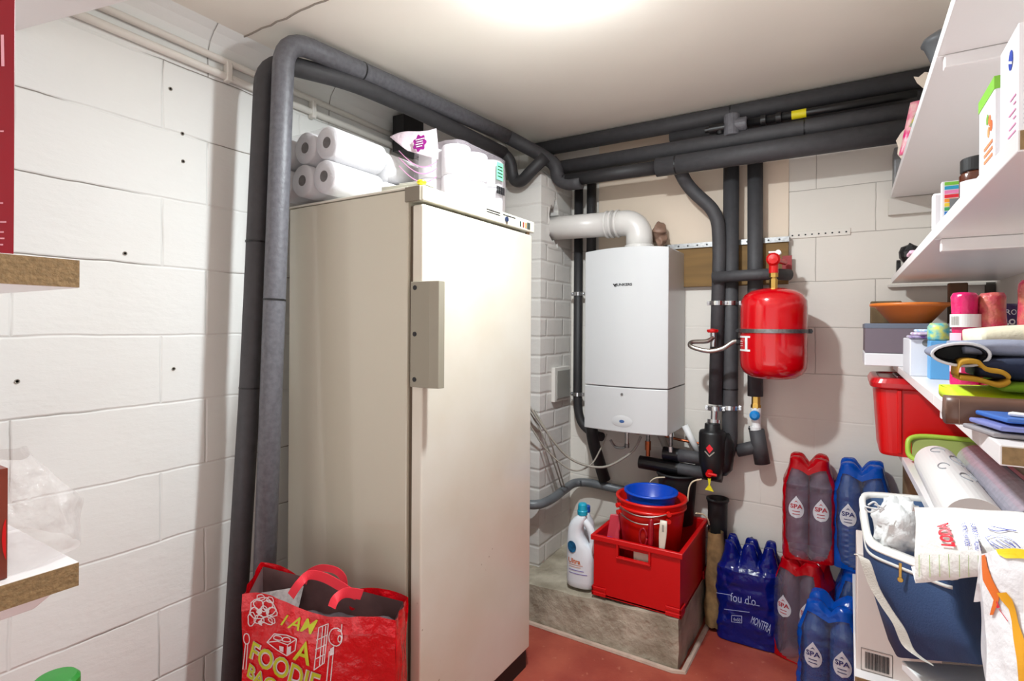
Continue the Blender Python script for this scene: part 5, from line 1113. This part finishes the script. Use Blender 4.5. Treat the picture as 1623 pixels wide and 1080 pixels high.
lr = MB().loft([[V(-.083+.16*a_, .024*math.copysign(abs(math.cos(q))**.6, math.cos(q)), .020+.0195*math.copysign(abs(math.sin(q))**.6, math.sin(q))) for q in [2*math.pi*k/24 for k in range(24)]] for a_ in [i/12 for i in range(13)]])
lr.xf(lambda p: p+noise.noise_vector(p*40)*.0012); build('leather', lr, mat('brown_leather', (104, 74, 60), .4, nz=(18, .7)), lp_, smooth=True)
sr = MB()
for k in range(6): sr.box(.004, .075, -.0266, -.0256, .003+.006*k, .006+.006*k)
build('stripes', sr, mat('stripe_white', (196, 196, 214), .5), lp_)
build('stitching', MB().box(-.070, -.0695, -.0262, -.0252, .002, .037), mat('stitch', (160, 130, 110), .6), lp_)
for k, (c_, y0_, z_, x_, lb_, nm) in enumerate([((150, 146, 150), .900, 0, .132, 'pale plastic folder lowest on the third shelf edge', 'folder'), ((122, 130, 190), .895, .009, .138, 'lavender folder between the pale and blue folders', 'folder'), ((58, 106, 184), .905, .018, .146, 'blue folder topmost of the folders', 'folder')]):
    mb = MB().add([(x_, y0_+.05, 0), (x_+.020, y0_-.02, 0), (.31, y0_-.035, 0), (.33, y0_+.05, 0), (x_, y0_+.05, .006), (x_+.020, y0_-.02, .006), (.31, y0_-.035, .006), (.33, y0_+.05, .006)],
        [(3, 2, 1, 0), (4, 5, 6, 7), (0, 1, 5, 4), (1, 2, 6, 5), (2, 3, 7, 6), (3, 0, 4, 7)])
    o = build(nm, mb, mat('folder', c_, .35), loc=(0, 0, z3+.001+z_), bevel=.002); tag(o, lb_, 'folder')
o = build('folder_clip', join(MB().box(-.014, .014, -.006, .006, 0, .005)), M['white_g'], loc=(.185, .905, z3+.0255), rz=-.5, bevel=.002); tag(o, 'small white clip on the blue folder', 'clip')

# ---- fourth shelf: bin, lid, film rolls
z4 = s4+ST
rbn = thing('red_bin', 'glossy red lidded plastic bin at the far end of the fourth shelf', 'bin', (.265, 2.46, z4))
def rr_(hx, hy, z, n=48, e=.22):
    return [V(hx*math.copysign(abs(math.cos(q))**e, math.cos(q)), hy*math.copysign(abs(math.sin(q))**e, math.sin(q)), z) for q in [2*math.pi*(k+.5)/n for k in range(n)]]
build('bin_body', MB().loft([rr_(.168, .165, 0), rr_(.170, .168, .01), rr_(.184, .178, .232)]), M['red_pl'], rbn, bevel=.003)
build('lid', MB().loft([rr_(.188, .186, .232), rr_(.198, .192, .236), rr_(.200, .194, .252), rr_(.192, .188, .268), rr_(.172, .170, .270), rr_(.168, .165, .264)]), mat('red_lid', (190, 10, 22), .3, coat=.3), rbn, bevel=.002)
build('corner_rib', MB().hexa([(-.118, -.172, .012), (-.106, -.172, .012), (-.106, -.160, .012), (-.118, -.160, .012), (-.122, -.185, .23), (-.108, -.185, .23), (-.108, -.165, .23), (-.122, -.165, .23)]), M['red_pl'], rbn, bevel=.003)
build('lid_window', MB().box(-.12, .12, -.10, .10, .264, .272), mat('lid_dark', (90, 20, 26), .3), rbn, bevel=.004)
gl_ = thing('green_lid_plate', 'lime green rimmed lid plate leaning on the red bin', 'tray', (.30, 2.235, z4))
build('lid_rim', MB().tube([p for p in [V(.13*math.copysign(abs(math.cos(q))**.4, math.cos(q)), -.01+.02*math.sin(q), .048+.040*math.copysign(abs(math.sin(q))**.5, math.sin(q))) for q in [2*math.pi*k/40 for k in range(41)]]], .008, 8, cap=False), mat('lime_plastic', (168, 200, 70), .4), gl_, smooth=True)
build('lid_panel', MB().add([(-.12, -.028, .010), (.12, -.028, .010), (.12, .010, .084), (-.12, .010, .084)], [(0, 1, 2, 3)]), mat('olive_panel', (150, 160, 90), .3), gl_)
def aroll(name, label, a_, b_, r, m, core_m, extra=None, cat='roll'):
    a_, b_ = Vector(a_), Vector(b_); t = thing(name, label, cat, tuple(a_-UP*r)); d = (b_-a_)
    off = a_-Vector(t.location); n = 36
    tn = d.normalized(); nr = (UP-tn*UP.dot(tn)).normalized(); bi = tn.cross(nr)
    def ring(p, rr): return [p+(nr*math.cos(q)+bi*math.sin(q))*rr for q in [2*math.pi*k/n for k in range(n)]]
    mb = MB().loft([ring(off+tn*.0, r*.55), ring(off, r), ring(off+d, r), ring(off+d, r*.5)], False, True)
    build('roll_body', mb, m, t, smooth=False, bevel=.001)
    build('core', MB().loft([ring(off+tn*.0005, r*.56), ring(off+tn*.0005, r*.42), ring(off+tn*.12, r*.42)], False, True), core_m, t); return t, (off, tn, nr, bi, r)
wr, fr_ = aroll('baking_paper_roll', 'white printed film roll lying end-on at the fourth shelf edge', (.218, 1.41, z4+.052), (.218, 1.98, z4+.052), .052, mat('film_roll_white', (232, 230, 228), .3), mat('cream_core', (214, 206, 176), .7))
def onroll(f_, a_, L_): off, tn, nr, bi, r = f_; return off+tn*L_+(nr*math.cos(a_)+bi*math.sin(a_))*(r+.0012)
pm = MB()
for (ac, lc_, ra, rl) in [(.55, .40, .38, .055), (.7, .44, .20, .03), (-.1, .50, .3, .03), (.35, .20, .3, .035), (-.3, .30, .22, .03), (.9, .28, .2, .03)]:
    pm.stroke([(ac+ra*math.cos(q), lc_+rl*math.sin(q)) for q in [2*math.pi*k/14 for k in range(12)]], .0, lambda a_, b_: V(0, 0, 0)) if False else None
    pts = [onroll(fr_, ac+ra*math.cos(q), lc_+rl*math.sin(q)) for q in [2*math.pi*k/18 for k in range(15)]]
    pm.tube(pts, .0012, 5)
build('grey_print', pm, mat('print_grey', (150, 150, 156), .5), wr)
rl2, f2 = aroll('cling_film_roll', 'clear film roll with pink stripe, second roll from the shelf edge', (.330, 1.44, z4+.050), (.325, 2.08, z4+.050), .050, mat('film_roll_grey', (176, 172, 184), .2, coat=.3, nz=(50, .85)), mat('cream_core2', (222, 214, 190), .7))
build('pink_stripe', MB().grid(lambda s, t: onroll(f2, .2+.75*s*1.0, .02+.60*t)+V(0, 0, .0005), 10, 20), mat('stripe_pink', (214, 100, 120), .4, nz=(90, 1), two=(206, 130, 150)), rl2)
aroll('cardboard_tube', 'beige cardboard tube lying behind the two film rolls', (.425, 1.52, z4+.066), (.40, 2.24, z4+.066), .034, mat('beige_tube', (196, 182, 158), .6), M['core'])
o = build('black_lattice', MB().hexa([(.371, 1.50, 0), (.386, 1.50, 0), (.373, 2.10, 0), (.358, 2.10, 0), (.371, 1.50, .03), (.386, 1.50, .03), (.373, 2.10, .03), (.358, 2.10, .03)]), mat('lattice', (40, 38, 34), .6, nz=(120, 1), two=(150, 140, 110)), loc=(0, 0, z4), bevel=.002)
tag(o, 'dark patterned strip between the pink-striped roll and the beige tube', 'strip')

# ---- below the fourth shelf
z5 = s5+ST
o = build('cardboard_carton', MB().box(-.13, .13, -.16, .16, 0, .45), M['card'], loc=(.325, 2.62, z5), bevel=.003); tag(o, 'brown cardboard carton in shadow under the far end of the fourth shelf', 'carton')
cb = thing('barcode_carton', 'white carton with barcode standing left of the cooler bag', 'carton', (.105, 1.90, z5))
build('carton', MB().box(-.080, .12, 0, .22, -.012, .34), mat('carton_cream', (226, 214, 206), .5), cb, bevel=.003)
bc = MB()
random.seed(11)
xx = -.058
while xx < .000: w_ = random.choice((.0008, .0014, .0022)); bc.box(xx, xx+w_, -.0015, -.0003, .010, .058); xx += w_+random.choice((.001, .0018))
build('barcode', bc, M['ink'], cb)
bl = MB(); bl.box(-.068, .008, -.0012, -.0003, .066, .0668); bl.box(-.068, .008, -.0012, -.0003, .002, .0028); bl.box(-.068, -.0672, -.0012, -.0003, .002, .066); bl.box(.0072, .008, -.0012, -.0003, .002, .066); build('barcode_frame', bl, M['ink'], cb)

navy = mat('navy_canvas', (48, 74, 116), .7, bump=(260, .4, .002), nz=(5, .8)); navy_in = mat('blue_lining', (84, 114, 158), .6, nz=(10, .85))
cbg = thing('cooler_bag', 'navy blue cooler bag with white piping, open and leaning on the shelves', 'bag', (.16, 1.72, z5))
def ringq(FLq, FRq, BRq, BLq, n=16, rnd=.12):
    out = []
    for A, B in ((FLq, FRq), (FRq, BRq), (BRq, BLq), (BLq, FLq)):
        for k in range(n):
            out.append(A.lerp(B, k/n))
    m_ = len(out); sm = [p.copy() for p in out]
    for _ in range(5): sm = [(sm[(i-1) % m_]+sm[i]*2+sm[(i+1) % m_])/4 for i in range(m_)]
    return sm
top = ringq(P(1374, 866, y=1.62), P(1520, 925, y=1.50), P(1560, 800, y=1.92), P(1362, 783, y=1.92))
midr = ringq(P(1384, 925, y=1.60), P(1525, 985, y=1.47), V(.33, 1.90, .76), P(1368, 880, y=1.93))
botr = ringq(P(1420, 1042, y=1.63), P(1556, 1052, y=1.46), V(.36, 1.80, .612), P(1405, 1008, y=1.80))
build('bag_body', MB().loft([[p+noise.noise_vector(p*8)*.006 for p in r_] for r_ in (botr, [a_.lerp(b_, .5) for a_, b_ in zip(botr, midr)], midr, [a_.lerp(b_, .6) for a_, b_ in zip(midr, top)], top)], True, False), navy, cbg, smooth=True, world=True)
cen = sum(top, V(0, 0, 0))/len(top)
inner = [p.lerp(cen, .10)+UP*.0 for p in top]; deep = [p.lerp(cen, .25)-UP*.16 for p in top]
build('white_rim', MB().loft([top, [p+UP*.010 for p in top], [p+UP*.010 for p in inner], inner], False, False), mat('rim_white', (222, 220, 216), .6), cbg, smooth=True, world=True)
build('rim_piping', MB().tube(top+[top[0]], .0042, 8, cap=False), mat('piping_cream', (226, 222, 214), .5), cbg, smooth=True, world=True)
build('bag_lining', MB().loft([inner, deep], False, True), navy_in, cbg, smooth=True, world=True)
z0l = [a_.lerp(b_, .22) for a_, b_ in zip(top, midr)]
build('zip_band', MB().tube([p.lerp(cen, -.012) for p in z0l][-18:]+[p.lerp(cen, -.012) for p in z0l][:16], .0040, 8), mat('zip_white', (200, 198, 194), .6), cbg, smooth=True, world=True)
zp = P(1427, 893, y=1.55); build('zip_pull', join(MB().box(zp.x-.003, zp.x+.003, zp.y-.002, zp.y+.002, zp.z-.035, zp.z), MB().cyl(zp-V(0, .003, .038), zp-V(0, -.003, .038), .006)), M['brass'], cbg, world=True, bevel=.001)
sp_ = spline([P(1362, 885, y=1.58), P(1370, 890, y=1.56), P(1384, 930, y=1.55), P(1404, 965, y=1.54), P(1424, 995, y=1.53), P(1440, 1030, y=1.52), P(1468, 1052, y=1.50)], 8)
sb = MB(); sb.loft([[p+V(-.011, .0, .006), p+V(.013, .0, -.002), p+V(.013, .006, -.002), p+V(-.011, .006, .006)] for p in sp_]); build('strap', sb, mat('strap_web', (208, 202, 192), .8, bump=(300, .5, .002)), cbg, world=True)
lc2 = MB()
for q in ([(1376, 801), (1386, 796), (1392, 806), (1378, 812), (1370, 805)], [(1386, 800), (1400, 806), (1394, 812), (1404, 800)], [(1370, 803), (1384, 806), (1402, 808)]):
    lc2.tube(spline([P(u, v, y=1.60) for u, v in q], 5), .0022, 7)
build('draw_cord', lc2, mat('cord_white', (220, 222, 224), .6), cbg, world=True, smooth=True)
def crumple(name, label, cat, c, rx, ry, rz_, m, seed, amp=.25, n=40):
    def f(s, t):
        q, h_ = 2*math.pi*s, math.pi*(t-.5); d = V(math.cos(q)*math.cos(h_), math.sin(q)*math.cos(h_), math.sin(h_))
        k = 1+amp*noise.noise(d*2.2+V(seed, 0, 0))+amp*.6*noise.noise(d*6+V(0, seed, 0)); return V(d.x*rx, d.y*ry, d.z*rz_)*k
    o = build(name, MB().grid(f, n, n//2), m, loc=c, smooth=True); return tag(o, label, cat)
wp = P(1425, 838, y=1.68); crumple('plastic_bag', 'crumpled white plastic bag stuffed in the mouth of the cooler bag', 'bag', tuple(wp), .055, .08, .075, mat('white_bag_film', (226, 228, 228), .3, bump=(30, .8, .01)), 4)
# sack of soda crystals lying in front of the fourth shelf
LA, LB, LC_, LD = P(1452, 925, y=1.22), P(1640, 905, y=1.13), P(1640, 842, y=1.16), P(1452, 828, y=1.25)
sk = thing('soda_sack', 'white plastic sack of soda crystals with red and blue lettering', 'sack', tuple((LA+LB)/2))
def skf(s, t, off=0.0):
    p = (LA.lerp(LB, s)).lerp(LD.lerp(LC_, s), t); b_ = .020*math.sin(math.pi*min(max(t, 0), 1))**.7*(math.sin(math.pi*min(max(s*.9+.05, 0), 1)))**.5
    return p+V(-.3, -.9, .2)*(b_+off)+noise.noise_vector(p*30)*.002
smb = MB(); smb.grid(lambda s, t: skf(s, t), 40, 20); smb.grid(lambda s, t: skf(s, 1)+V(.0, .075*t, .018*math.sin(math.pi*t)), 40, 8); smb.grid(lambda s, t: skf(0, t)+V(.01*s, .08*s, 0), 6, 20); smb.grid(lambda s, t: skf(s, 0)+V(0, .08*t, 0), 40, 4)
skm = mat('sack_white', (232, 230, 226), .3, bump=(26, .7, .01)); build('sack_film', smb, skm, sk, world=True, smooth=True)
def skc(s, t): return (LA.lerp(LB, s)).lerp(LD.lerp(LC_, s), t)+V(-.3, -.9, .2)*(.020*math.sin(math.pi*min(max(t, 0), 1))**.7*(math.sin(math.pi*min(max(s*.9+.05, 0), 1)))**.5)
def pxsk(u, v):
    s_, t_ = solve(skc, u, v, .4, .5); p = skf(s_, t_); return p+(EYE-p).normalized()*.0045
def skt(txt, bl, br, tr, tl, m, bold=.02): return build('lettering', text_fit(txt, lambda s, t: pxsk((bl[0]*(1-s)+br[0]*s)*(1-t)+(tl[0]*(1-s)+tr[0]*s)*t, (bl[1]*(1-s)+br[1]*s)*(1-t)+(tl[1]*(1-s)+tr[1]*s)*t), bold=bold), m, sk, world=True)
inkr = mat('sack_red', (222, 30, 50), .4); inkb = mat('sack_blue', (40, 60, 170), .4)
skt('LODA', (1516, 867), (1504, 829), (1484, 829), (1492, 866), inkr, .05)
skt('SODA KRISTALLEN', (1539, 866), (1531, 830), (1524, 829), (1531, 866), inkb, .01)
skt('CRISTAUX DE SOUDE', (1557, 873), (1545, 831), (1538, 830), (1547, 872), inkb, .01)
hd_ = MB()
hands = [[(1562, 852), (1580, 848), (1600, 853), (1615, 866), (1620, 874)], [(1562, 852), (1570, 862), (1585, 872), (1600, 876), (1618, 876)], [(1575, 852), (1588, 862), (1602, 870)], [(1580, 850), (1596, 860), (1610, 868)], [(1570, 858), (1582, 866), (1596, 872)], [(1566, 838), (1580, 842), (1600, 840)], [(1572, 834), (1590, 838), (1612, 842)], [(1590, 852), (1604, 862), (1612, 874)]]
for h_ in hands: hd_.stroke([(p.x, p.y) for p in spline([V(a_, b_, 0) for a_, b_ in h_], 5)], 1.1, pxsk)
build('hands_drawing', hd_, inkb, sk, world=True)
gs = MB()
for u in (1457, 1473, 1488, 1504, 1520, 1535, 1551): gs.stroke([(u, 880), (u+1, 915)], .9, pxsk)
build('green_stripes', gs, mat('sack_green', (170, 200, 110), .5), sk, world=True)
# white carrier bag with orange ribbon print, lower right
CA, CB_, CC, CD_ = P(1560, 1090, y=1.02), P(1665, 1090, y=.98), P(1665, 868, y=1.02), P(1556, 874, y=1.10)
cg = thing('carrier_bag', 'white carrier bag with orange and yellow ribbon print at the lower right', 'bag', tuple((CA+CB_)/2))
def cgf(s, t, off=0.0):
    p = CA.lerp(CB_, s).lerp(CD_.lerp(CC, s), t); return p+V(-.4, -.9, 0)*(.016*math.sin(math.pi*min(max(s, 0), 1))+off)+noise.noise_vector(p*14)*.008
cmb = MB(); cmb.grid(lambda s, t: cgf(s, t), 30, 40); cmb.grid(lambda s, t: cgf(0, t)+V(.01, .10, 0)*s, 8, 40); cmb.grid(lambda s, t: cgf(s, 1)+V(.0, .06*t, -.10*t), 30, 6)
build('bag_film', cmb, mat('carrier_white', (232, 230, 232), .3, bump=(16, .8, .015)), cg, world=True, smooth=True)
def cgc(s, t): return CA.lerp(CB_, s).lerp(CD_.lerp(CC, s), t)+V(-.4, -.9, 0)*(.016*math.sin(math.pi*min(max(s, 0), 1)))
def pxcg(u, v, o_=.003): s_, t_ = solve(cgc, u, v, .3, .5); return cgf(s_, t_, o_)
def ribbon(a_, m, nm, o_):
    mb = MB(); n_ = len(a_); aa = [p for p in a_]
    vs = []
    for (ul, ur, v) in aa: vs += [pxcg(ul, v, o_), pxcg((ul+ur)/2, v, o_), pxcg(ur, v, o_)]
    mb.add(vs, [(3*i+j, 3*i+j+1, 3*i+j+4, 3*i+j+3) for i in range(n_-1) for j in (0, 1)]); build(nm, mb, m, cg, world=True)
def dens(rows, k=6):
    out = []
    for i in range(len(rows)-1):
        for q in range(k): t = q/k; out.append(tuple(rows[i][j]*(1-t)+rows[i+1][j]*t for j in range(3)))
    return out+[rows[-1]]
ribbon(dens([(1557, 1564, 876), (1557, 1568, 895), (1559, 1575, 915), (1568, 1584, 935), (1574, 1582, 950), (1567, 1572, 975)]), mat('ribbon_orange', (222, 110, 40), .4), 'orange_ribbon', .003)
ribbon(dens([(1580, 1597, 937), (1586, 1606, 950), (1598, 1610, 965), (1603, 1614, 985), (1606, 1623, 1010), (1610, 1630, 1040), (1614, 1640, 1085)]), mat('ribbon_amber', (226, 160, 30), .4), 'amber_ribbon', .0035)
ribbon(dens([(1584, 1640, 874), (1588, 1640, 882), (1600, 1640, 889)]), mat('ribbon_yellow', (236, 204, 30), .4), 'yellow_patch', .003)
st2 = MB(); st2.stroke([(1577, 953), (1580, 962)], 5, pxcg); st2.stroke([(1582, 966), (1596, 985)], 1.2, pxcg); build('red_mark', st2, mat('mark_red', (210, 40, 60), .4), cg, world=True)
# white stand carrying the cooler bag
wt = thing('white_stand', 'white slatted stand under the cooler bag, lower right', 'stand', (.28, 1.55, .0))
build('stand_top', MB().hexa([V(.115, 1.64, .585), V(.225, 1.40, .585), V(.46, 1.40, .585), V(.46, 1.80, .585), V(.115, 1.64, .608), V(.225, 1.40, .608), V(.46, 1.40, .608), V(.46, 1.80, .608)]), M['white'], wt, world=True, bevel=.003)
for (xx, yy) in ((.135, 1.60), (.235, 1.42), (.44, 1.42), (.44, 1.76)): build('stand_leg', MB().box(xx, xx+.022, yy, yy+.022, 0, .585), M['white_g'], wt, world=True, bevel=.003)

# ================================================================== SHELVES AT THE LEFT EDGE
def lboard(label, z0, th, y1, x1=-1.10):
    t = thing('wall_shelf', label, 'shelf', (-1.5, y1-.3, z0))
    build('shelf_board', MB().box(XL+.001, x1-.001, -.3, y1, z0, z0+th), M['shelf'], t, world=True, bevel=.001)
    build('raw_edge', MB().box(x1-.001, x1+.0005, -.3, y1, z0+.001, z0+th-.001), M['chip'], t, world=True, label='raw chipboard front edge'); return t
pU = P(126, 412, x=-1.10); pL = P(126, 457, x=-1.10); lboard('white shelf with raw chipboard edge at the upper left picture edge', pL.z, pU.z-pL.z, pU.y)
qU = P(125, 891, x=-1.10); qL = P(125, 929, x=-1.10); lboard('white shelf with raw chipboard edge at the lower left picture edge', qL.z, qU.z-qL.z, qU.y)
o = build('shelf_bracket', MB().hexa([(-1.26, .16, qL.z-.026), (-1.13, .16, qL.z-.026), (-1.13, qU.y-.05, qL.z-.026), (-1.26, qU.y-.05, qL.z-.026), (-1.26, .13, qL.z-.001), (-1.12, .13, qL.z-.001), (-1.12, qU.y-.02, qL.z-.001), (-1.26, qU.y-.02, qL.z-.001)]), M['shelf'], loc=(-1.2, .25, qL.z-.02), world=True, bevel=.002); tag(o, 'white bracket under the lower left shelf', 'bracket')
# oblique white board overhead at the upper left
ta, tb_ = P(205, 0, z=2.2), P(22, 50, z=2.2); d_ = (tb_-ta).normalized()
o = build('overhead_board', MB().hexa([(ta-d_*.15), (tb_+d_*.0), (tb_+d_*.0+V(.2, -.5, 0)), (ta-d_*.15+V(.1, -.5, 0)), (ta-d_*.15+V(0, 0, .02)), (tb_+V(0, 0, .02)), (tb_+V(.2, -.5, .02)), (ta-d_*.15+V(.1, -.5, .02))]), M['shelf'], loc=tuple((ta+tb_)/2), world=True); tag(o, 'white board overhead in the upper left corner', 'shelf')
rx = P(22, 404, x=-1.115); ry = P(22, 0, x=-1.115)
bk = thing('red_carton', 'dark red carton with white writing standing on the upper left shelf', 'carton', (-1.30, rx.y-.08, pU.z+.001))
build('carton', MB().box(-1.42, rx.x, rx.y-.16, rx.y, pU.z+.001, ry.z+.12), mat('carton_crimson', (138, 0, 26), .3, nz=(3, .8)), bk, world=True, bevel=.001)
lt_ = MB()
for (v, a_, b_) in ((208, 0, 6), (322, 0, 5), (352, 0, 10), (368, 0, 6), (378, 0, 7), (388, 0, 5), (60, 2, 6), (80, 2, 5)):
    lt_.add([P(a_, v-1.2, x=rx.x+.001), P(b_, v-1.2, x=rx.x+.001), P(b_, v+1.2, x=rx.x+.001), P(a_, v+1.2, x=rx.x+.001)], [(0, 1, 2, 3)])
lt_.add([P(1, 55, x=rx.x+.0012), P(6, 55, x=rx.x+.0012), P(7, 105, x=rx.x+.0012), P(2, 105, x=rx.x+.0012)], [(0, 1, 2, 3)])
build('writing', lt_, mat('print_rose', (214, 150, 160), .5), bk, world=True)
bx_ = P(13, 742, x=-1.12); by_ = P(13, 915, x=-1.12)
b2 = thing('brown_box', 'brown box with red oval print on the lower left shelf', 'box', (-1.25, bx_.y-.08, qU.z+.001))
build('carton', MB().box(-1.40, bx_.x, bx_.y-.16, bx_.y, qU.z+.001, bx_.z), mat('carton_rust', (128, 52, 34), .35, nz=(9, .7)), b2, world=True, bevel=.001)
ov2 = [P(16+13*math.cos(q), 855+38*math.sin(q), x=bx_.x+.001) for q in [2*math.pi*k/24 for k in range(24)]]
ovm = MB(); ovm.add([p for p in ov2 if p.y < bx_.y-.0005], [tuple(range(len([p for p in ov2 if p.y < bx_.y-.0005])))]); build('red_oval', ovm, M['red_pl'], b2, world=True)
fc = P(75, 850, x=-1.24)
def fbg(s, t):
    q = 2*math.pi*s; p = V(-1.245+.12*math.copysign(abs(math.cos(q))**.6, math.cos(q)), fc.y-.10+.13*math.copysign(abs(math.sin(q))**.6, math.sin(q)), qU.z+.004+.17*t)
    k = 1-.35*max(0, t-.5)*2; p.x = -1.30+(p.x+1.30)*k; p.y = fc.y-.10+(p.y-fc.y+.10)*k; return p+noise.noise_vector(p*16)*.014
o = build('clear_bag', MB().grid(fbg, 60, 24), mat('clear_bag_film', (240, 236, 234), .08, clear=.72, bump=(22, 1, .02)), loc=(-1.30, fc.y-.1, qU.z), world=True, smooth=True); tag(o, 'clear crumpled plastic bag on the lower left shelf', 'bag')
gp_ = P(88, 1078, x=-1.35)
lg = thing('green_lidded_tub', 'green lid of a tub just showing at the bottom left edge', 'tub', (gp_.x, gp_.y, 0))
build('tub_body', MB().lathe([(0, 0), (.030, 0), (.038, gp_.z-.02), (0, gp_.z-.02)], n=28), M['white'], lg); build('lid', MB().lathe([(.040, 0), (.040, .018), (.034, .025), (0, .026)], n=28).xf(lambda p: p+UP*(gp_.z-.02)), mat('lid_green', (44, 140, 50), .4), lg)
